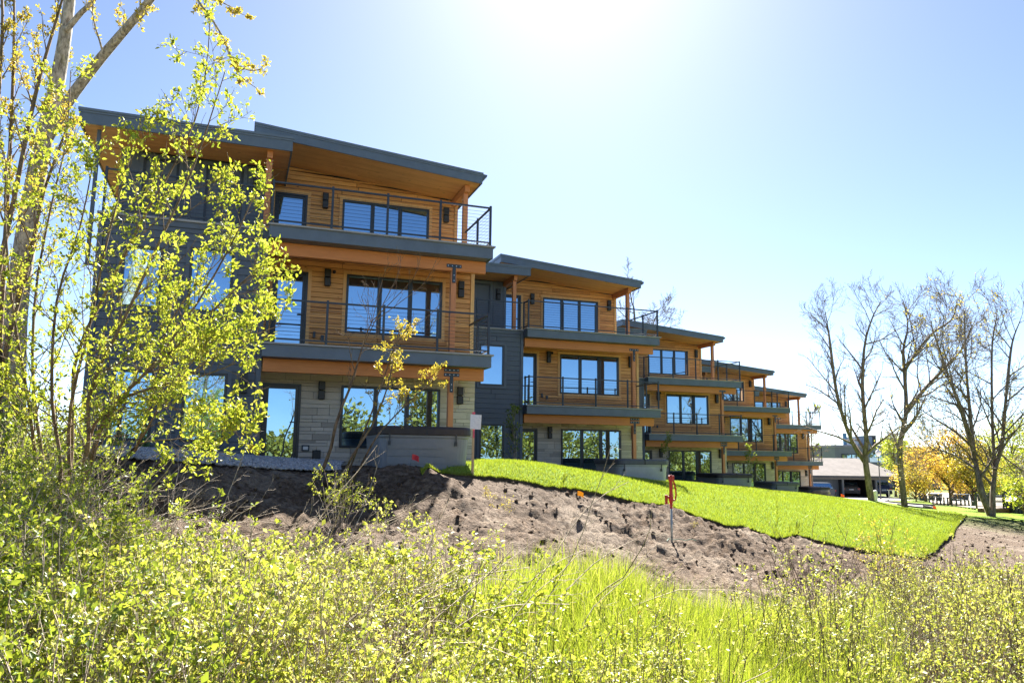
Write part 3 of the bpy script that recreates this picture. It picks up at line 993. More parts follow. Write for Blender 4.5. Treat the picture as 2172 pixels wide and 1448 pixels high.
    wops = [(-7.25, -6.31, .47, 2.05), (-8.70, -7.85, .47, 2.05), (-7.30, -6.34, D1 + .67, D1 + 2.19), (-8.72, -7.87, D1 + .67, D1 + 2.10)]
    ww = part('siding_wall', 'wingwall', lambda b: (b.box(wl + .03, wr - .02, wy + .032, wy + .05, -.6, ZF2 - .06), b.box(wr - .02, wr, wy + .04, 1.9, -.6, ZF2 - .06)), M['siding'], T)
    pieces('siding_board', 'sb', rows_of(wl + .1, wr - .1, -.05, ZF2 - .2, .178, wops, 2.6, 21), wy + .006, .026, .010, M['siding'], ww, single, .002, 8, chamfer=.005)
    part('corner_trim', 'wct', lambda b: b.box(wr - .098, wr + .012, wy - .012, wy + .1, -.5, ZF2 - .2), M['trim_grey'], ww)
    part('corner_trim', 'wct2', lambda b: b.box(wl - .012, wl + .098, wy - .012, wy + .1, -.5, ZF2 - .2), M['trim_grey'], ww)
    part('band_trim', 'wbt', lambda b: b.box(wl - .012, wr + .012, wy - .016, wy + .03, ZF2 - .198, ZF2 - .062), M['trim_grey'], ww)
    part('parapet_cap', 'wcap', lambda b: (b.box(wl - .05, wr + .0, wy - .06, wy + .14, ZF2 - .06, ZF2 - .012), b.box(wl - .05, wr - .02, wy + .141, 2.5, ZF2 - .058, ZF2 - .02)), M['cap'], ww)
    for i, o in enumerate(wops): window(('ww', i), o[0], o[1], o[2], o[3], wy, T, 1, M['trim_grey'])
    uops = [(-7.2, -6.27, ZF2 + .5, ZF2 + 2.1), (-8.7, -7.85, ZF2 + .5, ZF2 + 2.1)]
    w3g = part('siding_wall', 'wing3', lambda b: b.box(wl + .03, wr + .001, 2.52, 2.555, ZF2 - .02, Z0 + 5.06), M['siding'], T)
    for i in range(9):
        x = wl + .1 + i * .43
        if any(a - .05 < x < b_ + .05 for a, b_, _, _ in uops): continue
        part('batten', ('bat', i), lambda b: b.box(x, x + .04, 2.505, 2.52, ZF2 - .01, Z0 + 5.05), M['trim_grey'], w3g)
    for i, o in enumerate(uops): window(('wu', i), o[0], o[1], o[2], o[3], 2.52, T, 1, M['trim_grey'])
    wall_light(('wlw', 0), -5.95, 1.83, wy, T)
    wall_light(('wlw', 1), -5.95, ZF2 + 1.7, 2.52, T)
    # low roof over the wing terrace
    lx0, lx1, ly0, lz = -9.95, -5.13, 1.0, Z0 + 5.40
    lr = part('roof', 'lroof', lambda b: b.box(lx0 + .04, lx1 - .04, ly0 + .05, 10.8, lz - .30, lz - .012), M['roof'], T)
    part('fascia', 'lr_f', lambda b: (b.box(lx0, lx1, ly0, ly0 + .045, lz - .36, lz - .1), b.box(lx1 - .035, lx1, ly0 + .046, 3.79, lz - .36, lz - .1), b.box(lx0, lx0 + .035, ly0 + .046, 10.8, lz - .36, lz - .1)), M['fascia'], lr)
    part('drip_edge', 'lr_d', lambda b: (b.box(lx0 - .03, lx1 + .03, ly0 - .04, ly0 + .02, lz - .05, lz + .01), b.box(lx0 - .02, lx1 + .018, ly0 - .018, ly0 + .02, lz - .098, lz - .051)), M['roof'], lr)
    for i in range(13):
        y0 = ly0 + .048 + i * .117
        if y0 > 2.45: break
        part('soffit_plank', ('lsp', i), lambda b: b.box(lx0 + .04, lx1 - .038, y0, min(y0 + .112, 2.518), lz - .335, lz - .305), M['soffit'], lr)
    part('soffit_plank', 'lsp_e', lambda b: (b.box(-5.59, lx1 - .038, 2.52, 3.79, lz - .335, lz - .306), b.box(lx0 + .04, wl, 2.52, 10.7, lz - .335, lz - .306)), M['soffit'], lr)
    part('roof_beam', 'lbeam', lambda b: b.box(-5.73, -5.59, 1.22, 2.515, lz - .53, lz - .337), M['timber_y'], T, bevel=.006)
    lp = part('timber_post', 'lpost', lambda b: b.box(-5.73, -5.59, 1.33, 1.47, ZF2 - .02, lz - .531), M['timber_z'], T, bevel=.006)
    part('bolt', 'lbolt', lambda b: [b.cyl((x, 1.4, ZF2 + q), (x + dx, 1.4, ZF2 + q), .014, n=6) for q in (1.5, 1.65, 1.8, 1.95, 2.05) for x, dx in ((-5.73, -.02), (-5.59, .02))], M['bolt'], lp)
    part('downpipe', 'dpipe', lambda b: (b.box(wl - .35, wl - .27, 1.3, 1.38, 4.6, lz - .36), b.box(wl - .35, wl - .02, 1.3, 1.38, 4.52, 4.6)), M['trim_grey'], T)
    return T


names = ['largest cedar, stone and slate-grey townhouse, leftmost and nearest, half behind the leafy tree',
         'second townhouse of the stepped row, behind the wooden stake with the white paper',
         'third townhouse of the stepped row, directly behind the red yard hydrant',
         'fourth townhouse of the row, with a young tree in front of its ground-floor window',
         'smallest and farthest townhouse at the low right end of the row, beside the carport']
for k in range(5): townhouse(k, names[k])

# ------------------------------------------------------------------ hot tubs
def hot_tub(k, label, shell, cover, x0=-3.2, w=2.1, y0=-1.98, d=2.1):
    u = U[k]
    T = empty('hot_tub', (u[0] + x0 + w / 2, u[1] + y0 + d / 2, GZ[k] - .11))
    tag(T, label, 'hot tub', 'hot tubs on the patios')
    def rr(hw, hd, rad, n=6):
        q = []
        for cx, cy, a0 in ((hw - rad, hd - rad, 0), (-hw + rad, hd - rad, 90), (-hw + rad, -hd + rad, 180), (hw - rad, -hd + rad, 270)):
            for i in range(n + 1):
                a = math.radians(a0 + 90 * i / n); q.append((cx + rad * math.cos(a), cy + rad * math.sin(a)))
        return q
    hw, hd = w / 2, d / 2
    def ring(b, levels, mi=0):
        n = None; V = []; Fq = []
        for sc, z, rad in levels:
            q = rr(hw * sc, hd * sc, rad); n = len(q)
            V += [(x, y, z) for x, y in q]
        for l in range(len(levels) - 1):
            for i in range(n): Fq.append((l * n + i, l * n + (i + 1) % n, (l + 1) * n + (i + 1) % n, (l + 1) * n + i))
        Fq += [tuple(reversed(range(n))), tuple(range((len(levels) - 1) * n, len(levels) * n))]
        b.add(V, Fq, mi)
    b = MB(); ring(b, [(.93, -.3, .28), (.93, .0, .28), (.945, .3, .28), (.965, .70, .28), (.985, .74, .28), (.985, .79, .28)]); sh = b.build('shell', shell, T, smooth=False)
    b = MB(); ring(b, [(1.003, .775, .29), (1.014, .79, .29), (1.014, .91, .29), (.995, .955, .28), (.94, .97, .26)]); cv = b.build('cover', cover, T)
    MB().box(-.02, .02, -hd * 1.022, hd * 1.018, .775, .976).build('hinge_seam', M['lamp'], cv)
    # recessed front panel with horizontal boards and a curved trim on the right
    yfr = -hd * .955
    for i in range(4):
        z0_ = .0 + i * .16
        q = lambda z: -hd * (.945 + .03 * max(0, (z - .3)) / .44) - .022
        xr_ = .42 - i * .075 + .02
        MB().hexa([(-hw * .80, q(z0_), z0_), (xr_ + .12, q(z0_), z0_), (xr_ + .12, q(z0_) + .03, z0_), (-hw * .80, q(z0_) + .03, z0_),
                   (-hw * .80, q(z0_ + .150), z0_ + .150), (xr_ + .045, q(z0_ + .150), z0_ + .150), (xr_ + .045, q(z0_ + .150) + .03, z0_ + .150), (-hw * .80, q(z0_ + .150) + .03, z0_ + .150)]).build('side_panel', shell, sh)
    for x in (-hw * .78, hw * .62):
        MB().box(x, x + .025, -hd * 1.025, -hd * 1.005, .60, .80).box(x - .012, x + .037, -hd * 1.018, -hd * .97, .55, .64).build('cover_clip', M['black_metal'], cv)
    return T


TUBG = mat_plain('tub_shell_grey', (0.22, 0.235, 0.26), 0.45, var=0.06)
TUBP = mat_plain('tub_shell_pale', (0.42, 0.43, 0.45), 0.45, var=0.06)
TUBD = mat_plain('tub_shell_dark', (0.15, 0.16, 0.175), 0.45, var=0.06)
COVB = mat_plain('tub_cover_brown', (0.036, 0.027, 0.027), 0.55, var=0.2)
COVG = mat_plain('tub_cover_grey', (0.10, 0.105, 0.115), 0.5, var=0.12)
hot_tub(0, 'large grey hot tub with dark brown cover in front of the nearest townhouse', TUBG, COVB)
hot_tub(1, 'pale grey hot tub with slate cover beside the second townhouse', TUBP, COVG, x0=-2.95)
hot_tub(2, 'mid-grey hot tub with near-black brown cover, behind the red yard hydrant', TUBG, COVB, x0=-3.0)
hot_tub(3, 'grey hot tub with slate cover right of the young tree at the fourth townhouse', TUBG, COVG)
hot_tub(4, 'low dark hot tub at the farthest townhouse, beside the boulders', TUBD, COVB)

# ------------------------------------------------------------------ plants: tubes and leaves as arrays
def tubes_mesh(tubes, k=5):
    """tubes: list of (pts[n,3], radii[n]) -> V, F quads; grouped by length so it stays fast"""
    by = {}
    for p, rd in tubes: by.setdefault(len(p), []).append((p, rd))
    Vs, Fs, base = [], [], 0
    ang = np.arange(k) * 2 * math.pi / k
    for n, lst in by.items():
        Pn = np.array([q[0] for q in lst]); Rn = np.array([q[1] for q in lst])
        T = np.gradient(Pn, axis=1)
        T /= np.linalg.norm(T, axis=2, keepdims=True) + 1e-9
        ref = np.where(np.abs(T[:, :1, 2:3]) > 0.9, np.array([1.0, 0, 0]), np.array([0, 0, 1.0]))
        Uv = np.cross(T, np.broadcast_to(ref, T.shape)); Uv /= np.linalg.norm(Uv, axis=2, keepdims=True) + 1e-9
        Wv = np.cross(T, Uv)
        ring = Pn[:, :, None, :] + Rn[:, :, None, None] * (Uv[:, :, None, :] * np.cos(ang)[None, None, :, None] + Wv[:, :, None, :] * np.sin(ang)[None, None, :, None])
        m = len(lst)
        Vs.append(ring.reshape(-1, 3))
        ix = base + np.arange(m * n * k).reshape(m, n, k)
        a = ix[:, :-1]; b = ix[:, 1:]
        Fs.append(np.stack([a, np.roll(a, -1, 2), np.roll(b, -1, 2), b], -1).reshape(-1, 4))
        base += m * n * k
    return np.vstack(Vs), np.vstack(Fs)


def leaves_mesh(pos, dirs, size, r, width=0.5, fold=0.25, big=False, flat=0.0):
    n = len(pos)
    d = dirs / (np.linalg.norm(dirs, axis=1, keepdims=True) + 1e-9)
    up = r.normal(0, 1, (n, 3)); up[:, 2] += flat
    s = np.cross(d, up); s /= np.linalg.norm(s, axis=1, keepdims=True) + 1e-9
    nn_ = np.cross(s, d)
    L = size[:, None]; w = L * width * 0.5
    if not big:
        V = np.stack([pos, pos + d * L * .5 + s * w + nn_ * w * fold * 2, pos + d * L, pos + d * L * .5 - s * w + nn_ * w * fold * 2], 1)
        o = (np.arange(n) * 4)[:, None]
        Ft = np.concatenate([o + np.array([[0, 1, 2]]), o + np.array([[0, 2, 3]])], 0)
        return V.reshape(-1, 3), Ft
    droop = -nn_ * L * .12
    V = np.stack([pos, pos + d * L * .3 + s * w * .85 + nn_ * w * fold, pos + d * L * .65 + s * w * .85 + nn_ * w * fold + droop * .4, pos + d * L + droop,
                  pos + d * L * .65 - s * w * .85 + nn_ * w * fold + droop * .4, pos + d * L * .3 - s * w * .85 + nn_ * w * fold], 1)
    o = (np.arange(n) * 6)[:, None]
    Ft = np.concatenate([o + np.array([q]) for q in ([0, 1, 2], [0, 2, 3], [0, 3, 4], [0, 4, 5])], 0)
    return V.reshape(-1, 3), Ft


def unit(v): return v / (np.linalg.norm(v) + 1e-9)


def limb(r, p, d, length, r0, r1, n=5, wander=0.12, up=0.1):
    pts = [p]; d = unit(d)
    for i in range(n - 1):
        d = unit(d + r.normal(0, wander, 3) + np.array([0, 0, up]))
        pts.append(pts[-1] + d * length / (n - 1))
    return np.array(pts), np.linspace(r0, r1, n)


def at(pts, t):
    f = t * (len(pts) - 1); i = min(int(f), len(pts) - 2); f -= i
    return pts[i] * (1 - f) + pts[i + 1] * f, unit(pts[i + 1] - pts[i]), i, f


def ramify(r, tubes, level, parent, n, start, length, ang, up, sub, thin=0.55, tips=None, wander=0.12, minr=0.003, taper=0.5, npt=5):
    """side branches on parent; sub = list of (n, lenfactor) for deeper levels"""
    pts, rad = parent
    for j in range(n):
        t = start + (1 - start) * (j + r.uniform(0, 1)) / n
        p, d, i, f = at(pts, min(t, .999))
        rr = (rad[i] * (1 - f) + rad[i + 1] * f)
        az = r.uniform(0, 2 * math.pi)
        o = np.cross(d, np.array([math.cos(az), math.sin(az), 0.3])); o = unit(o)
        a = ang * r.uniform(.7, 1.3)
        dd = d * math.cos(a) + o * math.sin(a)
        L = length * (1 - taper * t) * r.uniform(.6, 1.25)
        b = limb(r, p, dd, L, max(rr * thin, minr), max(rr * thin * .3, minr * .6), npt, wander, up)
        tubes.append(b)
        if tips is not None: tips.append((level, b))
        if sub:
            ramify(r, tubes, level + 1, b, sub[0][0], .2, L * sub[0][1], ang, up, sub[1:], thin, tips, wander, minr, taper, npt)


def spline(ctrl, n):
    c = np.array(ctrl, float)
    t = np.linspace(0, len(c) - 1, n)
    i = np.clip(t.astype(int), 0, len(c) - 2); f = (t - i)[:, None]
    p0 = c[np.clip(i - 1, 0, len(c) - 1)]; p1 = c[i]; p2 = c[i + 1]; p3 = c[np.clip(i + 2, 0, len(c) - 1)]
    return 0.5 * ((2 * p1) + (-p0 + p2) * f + (2 * p0 - 5 * p1 + 4 * p2 - p3) * f ** 2 + (-p0 + 3 * p1 - 3 * p2 + p3) * f ** 3)


def stem(pix, r0, r1, n=14):
    """main stem through (px, py, depth) points"""
    p = spline([P(*q) for q in pix], n)
    return p, np.linspace(r0, r1, n)


def leafpts(r, branches, per, spread, level_min=1, tmin=0.2, rosette=1):
    pos, dirs = [], []
    for lv, (pts, rad) in branches:
        if lv < level_min: continue
        m = r.poisson(per)
        for _ in range(m):
            t = tmin + (1 - tmin) * r.uniform() ** .8
            p, d, _, _ = at(pts, min(t, .999))
            for q in range(rosette):
                dd = d * .6 + r.normal(0, 1, 3) * .8
                pos.append(p + r.normal(0, spread, 3)); dirs.append(dd)
    return np.array(pos), np.array(dirs)


def plant(name, label, cat, base, wood, wood_mat, leaf=None, leaf_mat=None, group=None, k=5, wood_name='trunk', crown='crown'):
    """thing at base with trunk and crown meshes given in world coordinates"""
    T = empty(name, tuple(base))
    tag(T, label, cat, group)
    V, Fq = tubes_mesh(wood, k)
    obj(wood_name, fast_mesh(wood_name, V - base, Fq, wood_mat, True), T)
    if leaf is not None:
        obj(crown, fast_mesh(crown, leaf[0] - base, leaf[1], leaf_mat), T)
    return T


def on_ground(p, sink=0.1): return np.array([p[0], p[1], H1(p[0], p[1]) - sink])


# ---- young leafy tree with many stems at the left
r = rs(101)
b0 = on_ground(P(135, 1120, 8.6), .15)
stems = [[(150, 860, 8.6), (190, 690, 8.6), (225, 520, 8.7), (262, 380, 8.8), (300, 250, 8.9)],
         [(190, 830, 8.4), (262, 680, 8.3), (335, 520, 8.3), (400, 380, 8.4), (440, 270, 8.5), (478, 150, 8.6)],
         [(250, 850, 8.2), (370, 740, 8.0), (470, 640, 8.0), (540, 575, 8.1)],
         [(70, 820, 9.0), (75, 620, 9.2), (110, 430, 9.3), (140, 300, 9.4), (150, 150, 9.5)],
         [(200, 900, 8.5), (310, 790, 8.5), (420, 640, 8.6), (500, 500, 8.7), (545, 400, 8.8)],
         [(60, 850, 8.3), (25, 640, 8.2), (10, 430, 8.2), (20, 300, 8.3)],
         [(160, 760, 8.8), (235, 600, 8.9), (300, 470, 9.0), (380, 330, 9.1), (430, 200, 9.2), (446, 40, 9.3)],
         [(110, 850, 8.1), (120, 640, 8.0), (170, 480, 8.0), (200, 330, 8.1)],
         [(230, 870, 8.1), (330, 820, 7.9), (420, 800, 7.8), (500, 770, 7.8)]]
tubes, br = [], []
for q in stems:
    p0 = P(*q[0])
    c = [b0 + r.normal(0, .06, 3) * np.array([1, 1, 0])] + [b0 * .45 + p0 * .55 + r.normal(0, .05, 3)] + [P(*w) for w in q]
    s_ = (spline(c, 16), np.linspace(.026, .005, 16))
    tubes.append(s_)
    ramify(r, tubes, 1, s_, 24, .26, 1.05, .85, .10, [(6, .5)], .42, br, .16, .003)
pos, dirs = leafpts(r, br, 2.25, .025, 1, .2, 4)
keep = (r.uniform(0, 1, len(pos)) < .92)
pos, dirs = pos[keep], dirs[keep]
lf = leaves_mesh(pos, dirs, r.uniform(.028, .072, len(pos)), r, .5, .3, True, .4)
plant('leafy_tree', 'many-stemmed young tree covered in fresh yellow-green leaves at the left edge', 'tree', b0, tubes, M['bark_mid'], lf, M['leaf_lime'])

# ---- sapling just in front of the wing, reaching right (separate stem rising from the soil)
r = rs(77)
b1 = on_ground(PZ(262, 1040, -.72), .1)
tubes, br = [], []
for q, r0 in (([(290, 950, 9.6), (318, 860, 9.5), (338, 790, 9.4), (352, 700, 9.3), (420, 600, 9.2), (520, 500, 9.1)], .02),
              ([(300, 930, 9.6), (360, 830, 9.3), (450, 760, 9.1), (530, 715, 9.0), (596, 690, 8.9)], .014),
              ([(296, 940, 9.6), (380, 930, 9.4), (470, 912, 9.3), (495, 910, 9.3)], .010)):
    s_ = (spline([b1] + [P(*w) for w in q], 14), np.linspace(r0, .004, 14)); tubes.append(s_)
    ramify(r, tubes, 1, s_, 19, .34, .75, .8, .09, [(5, .5)], .45, br, .16, .003)
pos, dirs = leafpts(r, br, 2.8, .025, 1, .2, 4)
lf = leaves_mesh(pos, dirs, r.uniform(.036, .075, len(pos)), r, .48, .3, True, .4)
plant('leafy_sapling', 'slim leafy sapling leaning right across the grey siding, its tip at the first deck', 'tree', b1, tubes, M['bark_mid'], lf, M['leaf_lime'])

# ---- cottonwood with pale bark behind the leafy tree
r = rs(12)
b2 = on_ground(P(25, 1010, 12.5), .2)
tr = spline([b2] + [P(*q) for q in ((30, 700, 12.4), (52, 520, 12.3), (85, 330, 12.3), (118, 190, 12.4), (140, 60, 12.5), (160, -120, 12.7), (190, -420, 13))], 26)
tubes = [(tr, np.linspace(.20, .05, 26))]
l2 = spline([P(*q) for q in ((96, 300, 12.3), (145, 215, 12.3), (205, 135, 12.2), (260, 70, 12.1), (322, -5, 12.0), (400, -130, 11.9), (470, -300, 11.8))], 20)
tubes.append((l2, np.linspace(.095, .04, 20)))
l3 = spline([P(*q) for q in ((140, 65, 12.4), (170, 30, 12.4), (205, -10, 12.3), (250, -120, 12.2))], 12)
tubes.append((l3, np.linspace(.05, .025, 12)))
l4 = spline([P(*q) for q in ((370, -70, 11.9), (395, -45, 11.8), (420, 2, 11.7), (452, 45, 11.6), (478, 90, 11.5), (492, 130, 11.5), (530, 150, 11.5), (556, 146, 11.5))], 20)
tubes.append((l4, np.linspace(.022, .006, 20)))
l5 = spline([P(*q) for q in ((484, 100, 11.5), (500, 150, 11.4), (520, 170, 11.4), (545, 188, 11.4))], 10)
tubes.append((l5, np.linspace(.012, .005, 10)))
l6 = spline([P(*q) for q in ((395, -40, 11.8), (440, -10, 11.7), (490, 15, 11.6), (516, 32, 11.6))], 10)
tubes.append((l6, np.linspace(.014, .005, 10)))
br = []
for b, n, L in (((l4, np.linspace(.02, .006, 20)), 13, .32), ((l5, np.linspace(.012, .005, 10)), 5, .2), ((l6, np.linspace(.014, .005, 10)), 6, .22)):
    ramify(r, tubes, 1, b, n, .15, L, .7, .02, [(2, .5)], .5, br, .12, .004)
nb = len(tubes)
for b, n, L in (((tr, np.linspace(.12, .05, 26)), 9, 1.0), ((l2, np.linspace(.07, .04, 20)), 8, .9), ((l3, np.linspace(.05, .025, 12)), 5, .7)):
    ramify(r, tubes, 1, b, n, .32, L, .75, .08, [(4, .5)], .3, br, .14, .0045)
pos, dirs = leafpts(r, br, 3.0, .02, 1, .2, 5)
lf = leaves_mesh(pos, dirs, r.uniform(.035, .065, len(pos)), r, .5, .3, True)
plant('cottonwood_tree', 'tall forked tree with thick pale grey trunk behind the leafy tree', 'tree', b2, tubes, M['bark_pale'], lf, M['leaf_gold'], k=9)

# ---- slender multi-stem tree with small golden leaves at the far left edge
r = rs(31)
b3 = on_ground(P(-10, 1010, 11), .15)
tubes, br = [], []
for q in (((0, 700, 11), (15, 430, 11), (28, 150, 11.1), (30, -60, 11.2)), ((-20, 700, 10.8), (30, 420, 10.8), (75, 200, 10.9), (120, 40, 11), (150, -60, 11)),
          ((-30, 650, 10.6), (-10, 300, 10.6), (5, 60, 10.7), (0, -60, 10.7)), ((10, 760, 11), (60, 560, 11), (95, 400, 11.1), (150, 250, 11.2))):
    s_ = (spline([b3 + r.normal(0, .05, 3)] + [P(*w) for w in q], 16), np.linspace(.05, .012, 16)); tubes.append(s_)
    ramify(r, tubes, 1, s_, 17, .35, 1.0, .5, .12, [(4, .5)], .4, br, .12, .004)
pos, dirs = leafpts(r, br, 3.4, .02, 1, .2, 5)
lf = leaves_mesh(pos, dirs, r.uniform(.03, .055, len(pos)), r, .55, .3, True)
plant('slender_tree', 'slender multi-stemmed tree with small golden leaves at the far left edge', 'tree', b3, tubes, M['bark_mid'], lf, M['leaf_gold'])

# ---- sparse leaning sapling on the soil bank in front of the nearest house
r = rs(55)
b4 = on_ground(PZ(690, 1075, -.9), .1)
D4 = float(b4 @ CB[:, 1])
tubes, br, lbr = [], [], []
for q, r0 in (([(625, 1072), (690, 985), (715, 890), (745, 815), (760, 765), (775, 715), (790, 680)], .036),
              ([(705, 1072), (740, 980), (790, 900), (822, 820), (838, 740), (850, 690)], .024),
              ([(725, 1070), (790, 940), (830, 890), (880, 840), (930, 800)], .020),
              ([(712, 1072), (755, 960), (790, 870), (818, 790), (835, 740), (870, 690)], .018)):
    s_ = (spline([P(px, py, D4 + .25 * math.sin(px)) for px, py in q], 14), np.linspace(r0, .007, 14)); tubes.append(s_)
ramify(r, tubes, 1, tubes[0], 6, .45, .7, .5, .10, [(4, .55), (2, .6)], .5, br, .12, .003, .2)
for q, r0 in (([(788, 684), (800, 640), (812, 590), (826, 556)], .007), ([(788, 690), (780, 650), (783, 600)], .006), ([(790, 680), (840, 630), (880, 585), (893, 540)], .008), ([(790, 685), (850, 640), (900, 600), (925, 552)], .008), ([(770, 735), (810, 650), (845, 580), (850, 540)], .008),
              ([(780, 700), (730, 712), (740, 705)], .005), ([(785, 690), (860, 700), (920, 660), (938, 628)], .007)):
    s_ = (spline([P(px, py, D4 + .1 * math.sin(px)) for px, py in q], 9), np.linspace(r0, .003, 9)); tubes.append(s_)
    ramify(r, tubes, 1, s_, 7, .25, .3, .55, .08, [(2, .5)], .6, br, .12, .0025, .3)
for s_ in (tubes[1], tubes[2], tubes[3]):
    ramify(r, tubes, 1, s_, 15, .42, .5, .75, .05, [(3, .5)], .5, lbr, .14, .003)
pos, dirs = leafpts(r, lbr, 2.0, .015, 1, .3, 5)
dpx = pos
lf = leaves_mesh(pos, dirs, r.uniform(.03, .06, len(pos)), r, .42, .3, True, .3)
plant('leaning_sapling', 'thin leaning sapling with sparse yellow leaves on the soil bank before the nearest house', 'tree', b4, tubes, M['bark_mid'], lf, M['leaf_gold'], k=6)

# ------------------------------------------------------------------ shrubs: a few kinds of bush
def bush(seed, h, spread, nst, per, lsize, bare=0.0, rosette=1, up=.06, deep=True):
    r = rs(seed); tubes, br = [], []
    for i in range(nst):
        a = r.uniform(0, 2 * math.pi); rad = spread * math.sqrt(r.uniform())
        base = np.array([math.cos(a), math.sin(a), 0]) * rad * .35
        d = np.array([math.cos(a) * rad * .9, math.sin(a) * rad * .9, h * .9]) + r.normal(0, .1, 3)
        L = h * r.uniform(.65, 1.1)
        s_ = limb(r, base, d, L, .0055, .0022, 5, .10, up); tubes.append(s_)
        br.append((0, s_))
        ramify(r, tubes, 1, s_, 4, .25, h * .36, .7, .05, [(2, .5)] if deep else [], .6, br, .18, .0017, .5, 3)
    pos, dirs = leafpts(r, br, per, .012, 0, .2, rosette)
    if bare: 
        k_ = r.uniform(0, 1, len(pos)) > bare; pos, dirs = pos[k_], dirs[k_]
    return tubes_mesh(tubes, 3), leaves_mesh(pos, dirs, (.5 + 1.0 * r.uniform(0, 1, len(pos)) ** 1.5) * lsize, r, .58, .25, False, 1.3)


BUSH = [bush(200 + i, .95, .44, 14, 8.0, .028) for i in range(5)]
BUSHG = [bush(300 + i, 1.0, .5, 13, 6.2, .034) for i in range(3)]
BUSHM = [bush(350 + i, .9, .46, 12, 6.0, .037) for i in range(3)]
TALL = [bush(400 + i, 1.2, .36, 11, 6.4, .027, 0.1) for i in range(4)]
DRY = [bush(500 + i, .8, .5, 16, .12, .026, .3) for i in range(3)]
SMALL = [bush(600 + i, .4, .2, 7, 4.0, .03, deep=False) for i in range(3)]


def place(list_, items, seed):
    """merge transformed copies of bushes: items = (x, y, z, scale)"""
    r = rs(seed); WV, WF, LV_, LF_ = [], [], [], []; wb = lb = 0
    for (x, y, z, s_) in items:
        (tv, tf), (lv, lfc) = list_[r.randint(len(list_))]
        a = r.uniform(0, 2 * math.pi); c, n_ = math.cos(a) * s_, math.sin(a) * s_
        R_ = np.array([[c, n_, 0], [-n_, c, 0], [0, 0, s_ * r.uniform(.85, 1.15)]])
        o = np.array([x, y, z])
        WV.append(tv @ R_ + o); WF.append(tf + wb); wb += len(tv)
        LV_.append(lv @ R_ + o); LF_.append(lfc + lb); lb += len(lv)
    return np.vstack(WV), np.vstack(WF), np.vstack(LV_), np.vstack(LF_)


def thicket(name, label, list_, items, seed, wmat, lmat):
    wv, wf, lv, lfc = place(list_, items, seed)
    o = obj(name, fast_mesh(name, lv, lfc, lmat))
    tag(o, label, 'shrubs', kind='stuff')
    t = obj('twigs', fast_mesh('twigs', wv, wf, wmat), o)
    t['kind'] = 'stuff'
    return o


def scatter(r, n, dlo, dhi, pxlo, pxhi, test=None, mind=.0):
    """points on the ground inside the view between two depths and two image columns"""
    out = []
    tries = 0
    while len(out) < n and tries < n * 40:
        tries += 1
        d = math.sqrt(r.uniform(dlo * dlo, dhi * dhi)); px = r.uniform(pxlo, pxhi)
        q = P(px, 1000, d)
        if test and not test(px, d): continue
        if mind and any((q[0] - a) ** 2 + (q[1] - b) ** 2 < mind * mind for a, b, _ in out[-400:]): continue
        out.append((q[0], q[1], px))
    if not out: return []
    A_ = np.array(out)
    z = Hgt(A_[:, 0], A_[:, 1]) - .03
    return [(A_[i, 0], A_[i, 1], z[i], A_[i, 2]) for i in range(len(out))]


def top_limit(px):
    """how far the shrubs reach up the bank, as a depth, for an image column"""
    return np.interp(px, LIM[0], LIM[1])


def _limits():
    cols = np.arange(-260, 2470, 90.0)
    want = np.interp(cols, [-260, 0, 200, 300, 400, 500, 620, 760, 850, 1000, 1200, 1300, 1400, 1500, 1600, 1700, 1800, 1900, 2000, 2172, 2400],
                     [955, 968, 1025, 1080, 1115, 1132, 1138, 1140, 1150, 1142, 1135, 1150, 1215, 1245, 1235, 1245, 1220, 1190, 1215, 1215, 1200])
    out = []
    for px, w in zip(cols, want):
        d = np.arange(3.6, 14, .1)
        q = np.array([P(px, 1000, k)[:2] for k in d])
        X = np.c_[q, Hgt(q[:, 0], q[:, 1]) + .82] @ CB
        py = H0 / 2 - FPX * X[:, 2] / X[:, 1]
        ok = np.where(py > w)[0]
        out.append(d[ok[-1]] if len(ok) else 3.6)
    return cols, np.array(out)


LIM = _limits()


r = rs(900)
def clump(px, d):
    q = P(px, 1000, d)
    return vnoise(np.array([q[0] * .9]), np.array([q[1] * .9]), 5)[0] > .33


pts = scatter(r, 195, 3.9, 13, -260, 1360, lambda px, d: d < top_limit(px) and clump(px, d) and not (px > 1150 and r.uniform() < .4), .30)
sel = np.array([vnoise(np.array([q[0] * .55]), np.array([q[1] * .55]), 77)[0] for q in pts]) + r.normal(0, .06, len(pts)) > .55
thicket('shrub_thicket', 'dense thicket of small pale yellow-green shrubs filling the centre foreground', BUSH, [(q[0], q[1], q[2], r.uniform(.65, 1.25)) for q, m in zip(pts, sel) if not m], 901, M['twig'], M['leaf_shrub'])
thicket('mixed_shrubs', 'patches of fresh green broader-leaved shrubs among the pale thicket', BUSHM, [(q[0], q[1], q[2], r.uniform(.6, 1.2)) for q, m in zip(pts, sel) if m], 905, M['twig_dark'], M['leaf_lime'])
pts = scatter(r, 44, 3.6, 12.5, -260, 520, lambda px, d: d < top_limit(px), .35)
pts += [(x, y, z, -1) for x, y, z, px in scatter(r, 11, 8.6, 11.0, -160, 190, None, .5)]
thicket('green_undergrowth', 'greener leafy undergrowth among grey stems in the lower left corner', BUSHG, [(x, y, z, r.uniform(.8, 1.25) if px != -1 else r.uniform(1.15, 1.55)) for x, y, z, px in pts], 902, M['twig'], M['leaf_green'])
pts = scatter(r, 96, 3.9, 14, 1300, 2420, lambda px, d: d < top_limit(px) and (px > 1700 or r.uniform() < .5) and clump(px, d), .30)
thicket('pale_shrubs', 'loose yellowish shrubs with upright twigs across the lower right foreground', TALL, [(x, y, z, r.uniform(.7, 1.05)) for x, y, z, px in pts], 903, M['twig_dark'], M['leaf_shrub'])
